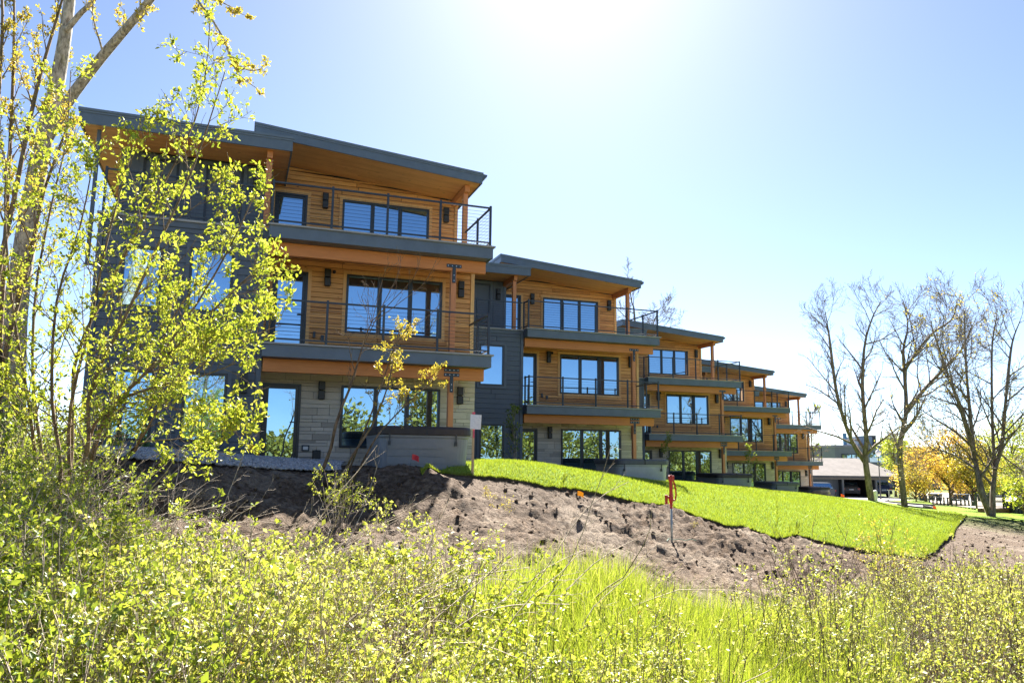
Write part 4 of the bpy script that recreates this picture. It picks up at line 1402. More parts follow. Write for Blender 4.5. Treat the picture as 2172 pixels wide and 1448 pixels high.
pts = scatter(r, 20, 4.0, 17, 1500, 2450, lambda px, d: d < top_limit(px) + 1.6 and px > 1640 + (15 - d) * 14, .3)
pts += scatter(r, 34, 4.0, 11, -200, 700, lambda px, d: d < top_limit(px), .3)
thicket('dry_brush', 'tangle of bare tan and grey twigs between the shrubs', DRY, [(x, y, z, r.uniform(.8, 1.25)) for x, y, z, px in pts], 904, M['twig'], M['leaf_shrub'])

# long dead stems arching over the thicket
r = rs(930); tubes = []
for x, y, z, px in scatter(r, 150, 4.4, 9.5, -160, 1250, lambda px, d: d < top_limit(px) and r.uniform() < np.interp(px, [-160, 500, 900, 1250], [1, 1, .4, .15])):
    a = r.uniform(-.5, 1.2); d = np.array([math.cos(a + YAW), math.sin(a + YAW), r.uniform(.7, 1.7)])
    s_ = limb(r, np.array([x, y, z + .05]), d, r.uniform(1.1, 2.0), r.uniform(.005, .010), .0025, 9, .12, -.07); tubes.append(s_)
    ramify(r, tubes, 1, s_, 6, .3, .4, .6, .0, [(2, .5)], .5, None, .16, .0016, .5, 4)
V, Fq = tubes_mesh(tubes, 3)
o = obj('dead_stems', fast_mesh('dead_stems', V, Fq, M['twig'])); tag(o, 'tangled grey dead stems arching over the shrubs at the lower left', 'twigs', kind='stuff')

# tall grass between the shrubs
r = rs(910)
pts = scatter(r, 1150, 3.4, 11.5, 900, 1900, lambda px, d: d < top_limit(px) + .9 and r.uniform() < np.interp(px, [900, 1150, 1280, 1500, 1700, 1900], [.04, .25, 1, 1, .55, .1]))
A_ = np.array(pts)
xy = np.repeat(A_[:, :2], 34, 0) + r.normal(0, .10, (len(A_) * 34, 2))
z = Hgt(xy[:, 0], xy[:, 1]) - .02
V, Ft = blades(xy, z, r.uniform(.22, .72, len(xy)), np.full(len(xy), .008), 911, .25, 2)
o = obj('tall_grass', fast_mesh('tall_grass', V, Ft, M['tallgrass']))
tag(o, 'lush bright lime tall grass growing between the shrubs, right of centre', 'grass', kind='stuff')

# low litter and sprouts under everything so that no bare slope shows between the stems
pts = scatter(r, 2600, 3.0, 13, -260, 2450, lambda px, d: d < top_limit(px) - .2)
A_ = np.array(pts)
xy = np.repeat(A_[:, :2], 14, 0) + r.normal(0, .12, (len(A_) * 14, 2))
z = Hgt(xy[:, 0], xy[:, 1]) - .01
pos = np.c_[xy, z + r.uniform(0, .22, len(xy))]
lv, lfc = leaves_mesh(pos, r.normal(0, 1, (len(pos), 3)), r.uniform(.02, .045, len(pos)), r, .6, .25, False, 1.0)
o = obj('ground_cover', fast_mesh('ground_cover', lv, lfc, M['leaf_green']))
tag(o, 'low green sprouts covering the ground beneath the shrubs', 'ground cover', kind='stuff')

# single shrubs that stand out
def single_shrub(px, py, z, kind, scale, label, lmat, wmat=None, seed=0, name='shrub'):
    q = PZ(px, py, z)
    g = H1(q[0], q[1])
    (tv, tf), (lv, lfc) = kind
    T = empty(name, (q[0], q[1], g - .03), seed * 1.3)
    T.scale = (scale,) * 3
    tag(T, label, 'shrub')
    obj('stems', fast_mesh('stems', tv, tf, wmat or M['twig']), T)
    obj('foliage', fast_mesh('foliage', lv, lfc, lmat), T)


single_shrub(1032, 1090, -1.0, SMALL[0], .9, 'small yellow bush standing alone on the soil bank below the paper stake', M['leaf_gold'], seed=1)
single_shrub(1075, 1130, -1.25, SMALL[1], .8, 'tiny yellow sprout on the soil below the lone yellow bush', M['leaf_gold'], seed=2)
single_shrub(1472, 1136, -1.72, SMALL[2], .5, 'small tuft of yellow leaves on the soil right of the hydrant post', M['leaf_gold'], seed=3)
single_shrub(1875, 1330, -2.35, TALL[0], 1.25, 'tall golden-tipped shrub overlapping the lower corner of the lawn', M['leaf_gold'], M['twig_dark'], seed=4)
single_shrub(1740, 1330, -2.3, DRY[0], 1.5, 'bare twiggy bush poking up before the lawn, left of the golden-tipped shrub', M['leaf_shrub'], M['twig_dark'], seed=5)
single_shrub(2010, 1290, -2.6, DRY[1], 1.5, 'bare grey bush right of the lawn corner', M['leaf_shrub'], M['twig_dark'], seed=6)
single_shrub(720, 1120, -.98, BUSH[0], .8, 'bright bush at the foot of the leaning sapling', M['leaf_lime'], seed=7)

# gravel strip along the wing
r = rs(40)
gp = np.array([P(px, py, d)[:2] for px, py, d in ((150, 965, 12.8), (300, 975, 13.0), (450, 985, 13.3), (560, 994, 14.0), (640, 999, 14.7), (720, 1001, 15.3))])
gb = np.array([(-3.6, 19.2), (-2.4, 19.15), (-1.2, 19.15), (.2, 19.15), (1.2, 19.6), (2.6, 19.6)])
V, Fq = loft(densify(gp, .3), densify(gp, .3) * 0 + np.stack([np.interp(np.linspace(0, 1, len(densify(gp, .3))), np.linspace(0, 1, 6), gb[:, i]) for i in (0, 1)], 1), 12, .045)
gs = obj('gravel_bed', fast_mesh('gravel_bed', V.reshape(-1, 3), Fq, M['gravel'], True)); tag(gs, 'grey gravel strip along the foot of the nearest house', kind='structure')
n = 10000
gd = densify(gp, .3); g2 = np.stack([np.interp(np.linspace(0, 1, len(gd)), np.linspace(0, 1, 6), gb[:, i]) for i in (0, 1)], 1)
u_ = r.uniform(0, len(gd) - 1.001, n); i0 = u_.astype(int); f = (u_ - i0)[:, None]; v_ = (r.uniform(-.06, 1, n) ** 1)[:, None]
xy = (gd[i0] * (1 - f) + gd[i0 + 1] * f) * (1 - v_) + (g2[i0] * (1 - f) + g2[i0 + 1] * f) * v_
z = Hgt(xy[:, 0], xy[:, 1]) + .055


def pebbles(name, xy, z, size, mat, seed, squash=.7):
    r = rs(seed); n = len(xy)
    oc = np.array([(1, 0, 0), (0, 1, 0), (-1, 0, 0), (0, -1, 0), (0, 0, 1), (0, 0, -1)], float)
    of = np.array([(0, 1, 4), (1, 2, 4), (2, 3, 4), (3, 0, 4), (1, 0, 5), (2, 1, 5), (3, 2, 5), (0, 3, 5)])
    q = oc[None] * r.uniform(.6, 1.25, (n, 6, 1)) * size[:, None, None]
    q[:, :, 2] *= squash
    a = r.uniform(0, 6.28, n); c, s_ = np.cos(a)[:, None], np.sin(a)[:, None]
    q = np.stack([q[:, :, 0] * c - q[:, :, 1] * s_, q[:, :, 0] * s_ + q[:, :, 1] * c, q[:, :, 2]], -1)
    V = (q + np.c_[xy, z][:, None, :]).reshape(-1, 3)
    return fast_mesh(name, V, (of[None] + (np.arange(n) * 6)[:, None, None]).reshape(-1, 3), mat)


o = obj('gravel', pebbles('gravel', xy, z, r.uniform(.02, .05, n), M['gravel'], 41)); tag(o, 'loose crushed grey gravel stones by the nearest house', 'gravel', kind='stuff')

# clods and stones on the soil bank
r = rs(44); n = 9000
d = np.sqrt(r.uniform(8 ** 2, 19 ** 2, n)); px = r.uniform(250, 2172, n); d[:3500] = r.uniform(16, 38, 3500); px[:3500] = r.uniform(1950, 2300, 3500)
q = np.array([P(a, 1000, b)[:2] for a, b in zip(px, d)])
ok = ~inside(q[:, 0], q[:, 1], lawn_poly) & ((q[:, 1] < 18) | (q[:, 0] > 17))
q = q[ok]
gxi = np.clip(np.searchsorted(gx, q[:, 0]), 0, nx - 1); gyi = np.clip(np.searchsorted(gy, q[:, 1]), 0, ny - 1)
z = GZZ[gyi, gxi]
sz = .010 + .07 * r.uniform(0, 1, len(q)) ** 7
M['clod'] = mat_plain('soil_clod', (0.13, 0.092, 0.066), 0.95, var=.5, scale=12, bump=.5)
o = obj('soil_clods', pebbles('soil_clods', q, z, sz, M['dirt'], 45, .8)); tag(o, 'crumbled clods and small stones scattered over the soil bank', 'soil', kind='stuff')

# ------------------------------------------------------------------ bare trees on the right
def ground_at(px, py, lo=5.0, hi=90.0):
    d = np.linspace(lo, hi, 900)
    q = (CB @ np.array([(px - W0 / 2) / FPX, 1.0, (H0 / 2 - py) / FPX]))[None] * d[:, None]
    below = q[:, 2] < Hgt(q[:, 0], q[:, 1])
    i = int(np.argmax(below)) if below.any() else len(d) - 1
    return q[i]


def gp_at(px, depth):
    q = P(px, 1000, depth)
    return np.array([q[0], q[1], H1(q[0], q[1])])


def bare_tree(name, label, base, limbs, depth, seed, n1, L1, bark, leaf=None, leaf_mat=None, per=0.0, lsize=.12, cat='tree', minr=.009, group=None, up=.10):
    r = rs(seed); tubes, br = [], []
    for pix, r0, r1, first in limbs:
        c = [P(px, py, depth + r.normal(0, .25)) for px, py in pix]
        if first: c = [np.array(base) - np.array([0, 0, .3])] + c
        s_ = (spline(c, 18), np.linspace(r0 * .82, r1, 18)); tubes.append(s_)
        ramify(r, tubes, 1, s_, n1, .22 if first else .12, L1, .75, up, [(9, .6), (6, .55)],   .5, br, .15, minr, .5, 4)
    lf = None
    if per > 0:
        pos, dirs = leafpts(r, br, per, .05, 1, .3, 2)
        lf = leaves_mesh(pos, dirs, r.uniform(.6, 1.2, len(pos)) * lsize, r, .7, .2, False)
    return plant(name, label, cat, np.array(base), tubes, bark, lf, leaf_mat, group, k=4)


A0 = gp_at(1846, 52); B0 = gp_at(1915, 48); C0 = gp_at(2098, 42)
bare_tree('bare_tree', 'leafless two-limbed tree standing before the carport, leftmost of the right-hand trees', A0,
          [([(1838, 995), (1835, 960), (1838, 930), (1830, 840), (1830, 780), (1836, 720), (1852, 670), (1868, 640)], .36, .03, True),
           ([(1836, 981), (1804, 929), (1776, 840), (1762, 740), (1757, 700), (1750, 660)], .22, .03, False)], 52, 61, 19, 4.0, M['bark_grey'])
bare_tree('bare_tree', 'leafless straight tree with a lichened limb bending right, middle of the right-hand trees', B0,
          [([(1911, 1000), (1909, 940), (1922, 872), (1918, 784), (1916, 740), (1926, 690), (1915, 635)], .33, .03, True),
           ([(1921, 878), (1960, 826), (2008, 776), (2040, 740), (2062, 690)], .17, .03, False), ([(1918, 790), (1938, 756), (1976, 708), (2018, 678), (2030, 640)], .14, .03, False)], 48, 62, 17, 4.0, M['bark_grey'], True, M['leaf_gold'], .05)
bare_tree('budding_tree', 'forked dark tree with sparse yellow leaves beside the wooden platform at far right', C0,
          [([(2084, 1050), (2066, 965), (2040, 872), (2020, 820), (1992, 740), (1975, 690)], .26, .03, True),
           ([(2066, 960), (2056, 860), (2048, 760), (2046, 660)], .18, .03, False),
           ([(2106, 1040), (2110, 993), (2105, 900), (2104, 740), (2115, 668)], .24, .03, True),
           ([(2110, 995), (2125, 940), (2134, 840), (2146, 732), (2164, 680)], .19, .03, False),
           ([(2075, 1000), (2030, 968), (1990, 955), (1960, 960)], .07, .015, False), ([(2120, 960), (2150, 985), (2175, 1000)], .07, .02, False)], 42, 63, 14, 3.8, M['bark_grey'], True, M['leaf_gold'], .2, .11)
bare_tree('distant_bare_tree', 'tall bare tree rising behind the roofs of the second and third townhouses', gp_at(1352, 66),
          [([(1352, 900), (1350, 760), (1345, 660), (1340, 640), (1332, 590)], .22, .03, True), ([(1350, 780), (1380, 700), (1398, 655)], .12, .03, False)], 66, 64, 13, 3.6, M['bark_grey'], minr=.012)
bare_tree('distant_bare_tree', 'slight bare tree seen through the far railing between the last townhouse and the carport', gp_at(1722, 74),
          [([(1722, 1000), (1721, 960), (1722, 900), (1724, 872)], .12, .03, True)], 74, 65, 12, 2.4, M['twig_dark'], True, M['leaf_lime'], .15, .16, minr=.016)


def leafy(name, label, px, depth, py_top, halfw, mat, seed, py_low, n=2600, lsize=.2, bark=None, clumps=26, group=None):
    """small round-crowned tree: trunk, limbs and many leaves gathered in clumps"""
    r = rs(seed)
    base = gp_at(px, depth)
    top = P(px, py_top, depth); low = P(px, py_low, depth)
    hw = halfw / FPX * depth
    zc0, zc1 = low[2], top[2]
    tubes = []
    trunk = (spline([base - [0, 0, .2], base * .5 + np.array([base[0], base[1], zc0]) * .5 + r.normal(0, .05, 3), np.array([base[0], base[1], zc0 * .4 + zc1 * .6])], 10), np.linspace(.028 * (zc1 - base[2]), .02, 10))
    tubes.append(trunk)
    pos, dirs = [], []
    for i in range(clumps):
        u_ = r.uniform(); a = r.uniform(0, 6.28)
        prof = math.sin(math.pi * min(1, .12 + u_ * .86)) ** .7
        c = np.array([base[0] + math.cos(a) * hw * prof * math.sqrt(r.uniform(.1, 1)), base[1] + math.sin(a) * hw * prof * math.sqrt(r.uniform(.1, 1)), zc0 + (zc1 - zc0) * u_])
        p0, _, _, _ = at(trunk[0], min(.999, .45 + .5 * u_))
        tubes.append((spline([p0, (p0 + c) / 2 + r.normal(0, .1, 3), c], 5), np.linspace(.05, .015, 5)))
        m = n // clumps
        off = r.normal(0, 1, (m, 3)) * np.array([1, 1, .75]) * hw * .22
        pos.append(c + off); dirs.append(r.normal(0, 1, (m, 3)))
    pos = np.vstack(pos); dirs = np.vstack(dirs)
    lf = leaves_mesh(pos, dirs, r.uniform(.6, 1.3, len(pos)) * lsize, r, .65, .2, False)
    return plant(name, label, 'tree', base, tubes, bark or M['bark_dark'], lf, mat, group)


leafy('ornamental_tree', 'small orange-leaved tree beyond the drive, left of the row of pots', 1958, 66, 955, 52, M['leaf_orange'], 71, 1040, 4200, .17, clumps=34)
leafy('ornamental_tree', 'taller amber-leaved tree in the middle of the coloured trees, behind the forked tree', 2010, 60, 925, 62, M['leaf_orange'], 72, 1036, 4600, .16, clumps=36)
leafy('ornamental_tree', 'yellow-leaved tree behind the forked dark tree, over the row of pots', 2062, 58, 950, 58, M['leaf_gold'], 73, 1032, 4600, .16, clumps=34)
leafy('ornamental_tree', 'low golden tree with thin trunk right beside the straight bare tree', 1938, 62, 985, 34, M['leaf_gold'], 76, 1046, 2400, .15, clumps=22)
leafy('lime_tree', 'lime-green tree in front of the grey commercial building', 1897, 88, 930, 34, M['leaf_lime'], 74, 1010, 3000, .2)
leafy('lime_tree', 'large yellow-green tree at the right edge behind the brown house', 2148, 84, 900, 70, M['leaf_lime'], 75, 1030, 5200, .22, clumps=40)
leafy('lime_tree', 'round yellow-green tree between the pots and the brown house', 2098, 78, 945, 48, M['leaf_lime'], 78, 1040, 4200, .2, clumps=30)
leafy('leafy_bush', 'low leafy bush overhanging the black grill at the right edge', 2165, 45, 1020, 38, M['leaf_lime'], 77, 1062, 1500, .13, clumps=16)

# young planted trees beside the houses
def young_tree(px, depth, h, label, seed):
    r = rs(seed); b = gp_at(px, depth); tubes, br = [], []
    s_ = limb(r, b - [0, 0, .1], np.array([0, 0, 1.0]), h, .02, .006, 9, .03, .2); tubes.append(s_)
    ramify(r, tubes, 1, s_, 22, .22, h * .30, .62, .14, [(3, .5)], .5, br, .1, .004, .5)
    pos, dirs = leafpts(r, br, 3.4, .03, 1, .2, 3)
    keep = r.uniform(0, 1, len(pos)) < np.clip((pos[:, 2] - b[2]) / h, .1, 1)
    lf = leaves_mesh(pos[keep], dirs[keep], r.uniform(.05, .09, keep.sum()), r, .6, .2, False)
    T = plant('young_tree', label, 'tree', b, tubes, M['twig'], lf, M['leaf_green'], 'newly planted young trees', k=5)
    MB().cyl((.0, -.06, -.1), (.0, -.06, h * .62), .014, n=6).build('support_stake', M['twig'], T)
    MB().box(-.03, .03, -.085, .03, .12, .3).build('tie_wrap', mat_plain('green_tie', (.02, .16, .14), .6), T)


young_tree(1093, 27.2, 2.55, 'newly planted young tree against the grey wing of the second townhouse', 81)
young_tree(1414, 36.5, 2.5, 'newly planted young tree beside the door of the third townhouse', 82)
young_tree(1586, 44.5, 2.6, 'newly planted young tree before the window of the fourth townhouse', 83)
r = rs(88)
for px, lab in ((300, 'small green tuft of sedge at the wall below the left wing window'), (437, 'small green tuft of sedge at the wall below the right wing window')):
    q = P(px, 1000, 16.6); g = H1(q[0], q[1])
    xy = r.normal(0, .06, (160, 2))
    V, Ft = blades(xy, np.zeros(160), r.uniform(.15, .34, 160), np.full(160, .008), 89, .35, 2)
    o = obj('sedge_plant', fast_mesh('sedge_plant', V, Ft, M['leaf_sapling']), None, (q[0], q[1], g + .04)); tag(o, lab, 'plant')

# ------------------------------------------------------------------ small things on the bank
RED = mat_plain('red_enamel', (.48, .035, .022), .4, var=.2)
GALV = mat_plain('galvanised_pipe', (.42, .47, .46), .45, metal=.35, var=.15)
hb = ground_at(1425, 1149)
HY = empty('yard_hydrant', tuple(hb)); tag(HY, 'red-headed yard hydrant on a pale pipe, standing in the soil below the lawn', 'hydrant')
s_ = float(hb @ CB[:, 1]) / FPX                      # metres per photo pixel at its distance
MB().cyl((0, 0, -.2), (0, 0, 70 * s_), .024, n=12).build('pipe', GALV, HY, smooth=True)
MB().cyl((0, 0, 9 * s_), (0, 0, 10.5 * s_), .027, n=12).build('pipe_band', M['black_metal'], HY)
hd = MB()
hd.cyl((0, 0, 70 * s_), (0, 0, 80 * s_), .026, n=12).cyl((0, 0, 77 * s_), (0, 0, 79.5 * s_), .045, n=8)
hd.lathe((0, 0, 80 * s_), [(.03, 0), (.05, .08), (.045, .16), (.036, .24), (.036, .46), (.05, .48), (.052, .56), (.03, .60)], 12)
h_ = hd.build('head', RED, HY, smooth=False)
MB().box(-.055, .075, -.03, .03, 80 * s_ + .50, 80 * s_ + .585).build('lever_block', RED, h_, bevel=.012)
lv = MB()
hp = [(.05, .52), (.085, .42), (.115, .30), (.125, .18), (.10, .08), (.055, .06)]
for (xa, za), (xb, zb) in zip(hp[:-1], hp[1:]): lv.cyl((xa, 0, 80 * s_ + za), (xb, 0, 80 * s_ + zb), .017, n=8)
lv.build('lever', RED, h_, smooth=True)
MB().cyl((-.02, 0, 80 * s_ + .13), (-.115, 0, 80 * s_ + .13), .026, n=10).cyl((-.115, 0, 80 * s_ + .18), (-.115, 0, 80 * s_ + .02), .034, .028, n=10).cyl((-.115, 0, 80 * s_ + .02), (-.115, 0, 80 * s_ - .01), .036, n=10).build('spout', RED, h_)
w = [(np.array([(-.15, -.05, .03), (-.05, .03, .07), (.03, -.03, .05), (.15, -.08, .07), (.28, -.05, .03), (.4, -.1, .06), (.55, -.06, .03)]), np.full(7, .007))]
V, Fq = tubes_mesh(w, 5); obj('tie_wire', fast_mesh('tie_wire', V, Fq, mat_plain('green_wire', (.06, .22, .15), .5)), HY)

PAPER, nt_, out_ = new_mat('printed_paper'); t = NT(nt_)
p_ = t.pos(); wv = t.noise(t.mapping(p_, (18, 18, 90)), 1.0, 2)
t.pbr(out_, t.mix(t.math('MULTIPLY', t.math('GREATER_THAN', wv, .60), .35), (.86, .86, .87), (.25, .27, .36)), .7)
sb = ground_at(1002, 1013)
ST = empty('marker_stake', tuple(sb), -.15); tag(ST, 'tall wooden lath stake carrying a white paper notice at the lawn edge', 'stake')
s_ = float(sb @ CB[:, 1]) / FPX
LATH = mat_wood('pine_lath', 'z', (.42, .27, .13), (.66, .48, .28), knots=.2)
MB().box(-.026, .026, -.011, .011, -.3, 138 * s_).build('lath', LATH, ST)
MB().hexa([(-.075, -.04, 103 * s_), (.155, -.028, 102 * s_), (.155, -.024, 102 * s_), (-.075, -.036, 103 * s_), (-.07, -.03, 134 * s_), (.165, -.045, 133 * s_), (.165, -.041, 133 * s_), (-.07, -.026, 134 * s_)]).build('paper_notice', PAPER, ST)
MB().box(-.008, .024, -.018, -.0115, 84 * s_, 102 * s_).box(-.03, .03, -.016, .016, 134.5 * s_, 139 * s_).build('pink_ribbon', mat_plain('pink_tape', (.75, .10, .16), .6), ST)


def flag(px, py, h, size, col, label, lean=(.06, 0), rz=0.0, depth=None):
    q = ground_at(px, py) if depth is None else gp_at(px, depth)
    T = empty('marker_flag', tuple(q), YAW + rz); tag(T, label, 'flag', 'survey flags')
    MB().cyl((0, 0, -.1), (lean[0], lean[1], h), .0022, n=5).build('wire', M['black_metal'], T)
    x, y = lean; sz = size
    b = MB(); n = 5; V = []
    for i in range(n):
        f = i / (n - 1); yy = y + .012 * math.sin(f * 4.2); dz = -.35 * sz * f * f
        for zz in (h, h - sz * .8): V += [(x + sz * f, yy - .001, zz + dz), (x + sz * f, yy + .001, zz + dz)]
    Fq = []
    for i in range(n - 1):
        a = i * 4; c = a + 4
        Fq += [(a, c, c + 2, a + 2), (a + 1, a + 3, c + 3, c + 1), (a, a + 1, c + 1, c), (a + 2, c + 2, c + 3, a + 3)]
    Fq += [(0, 2, 3, 1), (4 * n - 4, 4 * n - 3, 4 * n - 1, 4 * n - 2)]
    b.add(V, Fq).build('flag_sheet', col, T)


FY = mat_leaf('yellow_flag', [(0, (.85, .45, .01)), (1, (.85, .45, .01))], .35, .05)
FR = mat_leaf('red_flag', [(0, (.72, .02, .05)), (1, (.72, .02, .05))], .2, .05)
FO = mat_leaf('orange_flag', [(0, (.9, .16, .03)), (1, (.9, .16, .03))], .3, .05)
flag(545, 1022, .62, .17, FY, 'yellow marker flag left of the nearest glass door', (-.16, 0))
flag(866, 1004, .36, .13, FR, 'crimson marker flag in front of the large grey hot tub')
flag(1222, 1062, .22, .13, FY, 'amber marker flag on the soil just below the lawn edge', (.03, 0))
flag(1383, 1040, .3, .13, FR, 'red marker flag at the dark door of the third townhouse', (-.02, 0), depth=33)
flag(1487, 1040, .24, .14, FO, 'orange-red marker flag before the third hot tub', (-.03, 0), depth=34)
flag(1640, 1050, .26, .15, FO, 'orange marker flag before the fourth hot tub', depth=46)
flag(1667, 1052, .3, .17, FR, 'red marker flag between the last two hot tubs', depth=48)
flag(1779, 1060, .3, .22, FO, 'orange marker flag at the lawn crest before the carport', depth=50)
flag(1972, 1080, .26, .2, FO, 'orange marker flag by the curved drive kerb', depth=49)

ROCK = mat_plain('tan_boulder', (.42, .31, .20), .9, var=.3, scale=3, bump=.5)
for px, dpt, s_, lab in ((1740, 58, .62, 'square tan boulder at the end of the last hot tub'), (1755, 57, .34, 'small low tan rock right of the square boulder')):
    q = gp_at(px, dpt); r = rs(int(px))
    b = MB(); prof = [(.75, -.2), (1.0, .0), (1.0, .7), (.86, .95), (.5, 1.0)]
    b.lathe((0, 0, 0), [(a * s_ * 1.1, c * s_ * .95) for a, c in prof], 8)
    b.v = [(x * (1 + r.normal(0, .07)), y * (1 + r.normal(0, .07)), zz * (1 + r.normal(0, .05))) for x, y, zz in b.v]
    o = b.build('boulder', ROCK, None, tuple(q)); tag(o, lab, 'boulder')

# ------------------------------------------------------------------ the drive and things beyond the lawn
def strip(name, pa, pb, rows, dz, mat, label):
    V, Fq = loft(np.array(pa), np.array(pb), rows, dz)
    o = obj(name, fast_mesh(name, V.reshape(-1, 3), Fq, mat, True)); tag(o, label, kind='structure'); return o


def g2(px, d): q = P(px, 1000, d); return (q[0], q[1])


CON = mat_plain('pale_concrete', (.33, .31, .295), .85, var=.12, scale=1.2, bump=.15)
strip('drive', densify(np.array([g2(1690, 58), g2(1800, 53), g2(1880, 50.5), g2(1945, 49.5), g2(1972, 51)]), .8), densify(np.array([g2(1690, 58), g2(1800, 53), g2(1880, 50.5), g2(1945, 49.5), g2(1972, 51)]), .8) * 0 +
      np.stack([np.interp(np.linspace(0, 1, len(densify(np.array([g2(1690, 58), g2(1800, 53), g2(1880, 50.5), g2(1945, 49.5), g2(1972, 51)]), .8))), [0, .5, 1], [g2(1640, 86)[i], g2(1880, 90)[i], g2(1965, 64)[i]]) for i in (0, 1)], 1), 14, .03, CON, 'pale concrete drive curving from the carport past the lawn')
PALE = mat_plain('pale_gravel_yard', (.40, .35, .29), .95, var=.2, scale=1.5, bump=.3)
strip('gravel_yard', [g2(1975, 62), g2(2050, 60), g2(2130, 58), g2(2260, 56)], [g2(1960, 100), g2(2050, 100), g2(2130, 100), g2(2260, 100)], 12, .03, PALE, 'pale gravel yard beyond the drive')
KERB = mat_plain('dark_kerb', (.10, .10, .105), .9, var=.2)


def kerb(pix, label):
    c = spline([np.array([*g2(px, d), 0]) for px, d in pix], 24)
    z = Hgt(c[:, 0], c[:, 1])
    tn = np.gradient(c[:, :2], axis=0); tn /= np.linalg.norm(tn, axis=1)[:, None]; nm = np.stack([-tn[:, 1], tn[:, 0]], 1) * .09
    b = MB(); V = []
    for i in range(24):
        for sx, dz in ((1, -.1), (1, .14), (-1, .14), (-1, -.1)): V.append((c[i, 0] + nm[i, 0] * sx, c[i, 1] + nm[i, 1] * sx, z[i] + dz))
    Fq = [(i * 4 + j, i * 4 + (j + 1) % 4, i * 4 + 4 + (j + 1) % 4, i * 4 + 4 + j) for i in range(23) for j in range(4)] + [(3, 2, 1, 0), (92, 93, 94, 95)]
    o = b.add(V, Fq).build('kerb', KERB); tag(o, label, kind='structure')


kerb(((1880, 62), (1876, 58), (1900, 56), (1940, 55.5), (1978, 55)), 'dark curved kerb round the small grass island')
kerb(((1900, 50.2), (1945, 49.2), (1972, 50), (1976, 52), (1955, 53)), 'dark kerb along the curved end of the drive')
strip('grass_island', [g2(1884, 58.5), g2(1900, 56.8), g2(1940, 56), g2(1976, 55.6)], [g2(1886, 63), g2(1915, 66), g2(1945, 66), g2(1960, 66)], 4, .1, M['turf'], 'small bright grass island inside the kerb')
strip('far_grass', [g2(1978, 45.5), g2(2010, 43.5), g2(2045, 40), g2(2172, 39), g2(2300, 39)], [g2(1978, 54.5), g2(2010, 56), g2(2060, 55), g2(2172, 52), g2(2300, 52)], 8, .035, M['turf'], 'grass around the wooden platform at the right')

# carport
cpb = P(1789, 1054, 84)
CP = empty('carport', tuple(cpb), YAW); tag(CP, 'long open carport with shallow shingle roof beyond the drive', 'building')
SHING = mat_plain('weathered_shingle', (.245, .215, .195), .9, var=.15, scale=1.5, bump=.4)
CWALL = mat_plain('blue_grey_wall', (.13, .15, .17), .8, var=.1)
DARKW = mat_plain('dark_interior', (.05, .052, .055), .9)
b = MB(); x0, x1, y0, y1, ze, zr = -11.5, 6.7, -.5, 7.5, 2.32, 4.2
b.add([(x0, y0, ze), (x1, y0, ze), (x1, y1, ze), (x0, y1, ze), (x0, 3.5, zr), (3.3, 3.5, zr)], [(0, 1, 5, 4), (1, 2, 5), (2, 3, 4, 5), (3, 0, 4), (3, 2, 1, 0)])
rf = b.build('roof', SHING, CP)
MB().box(x0, x1, y0 - .03, y0 + .08, ze - .2, ze - .005).build('eave_fascia', KERB, rf)
MB().box(x0 + .4, x1 - .4, -.02, .12, ze - .42, ze - .202).build('header_beam', mat_plain('header_grey', (.22, .20, .19), .8), CP)
for x in (-7.2, -3.6, 0, 3.62, 6.2): MB().box(x - .09, x + .09, -.1, .14, -.3, ze - .421).build('column', mat_plain('column_grey', (.20, .20, .20), .8), CP)
MB().box(-11.2, 6.3, 6.6, 6.8, -.3, ze - .01).build('back_wall', DARKW, CP)
for x in (-3.6, 0, 3.62): MB().box(x - .06, x + .06, .16, 6.59, -.3, ze - .01).build('partition_wall', DARKW, CP)
MB().box(-3.4, -.12, .8, .95, -.3, ze - .01).build('closed_bay_wall', CWALL, CP)
MB().box(-10.9, 6.2, -.05, 6.6, -.35, -.02).build('floor_slab', CON, CP)


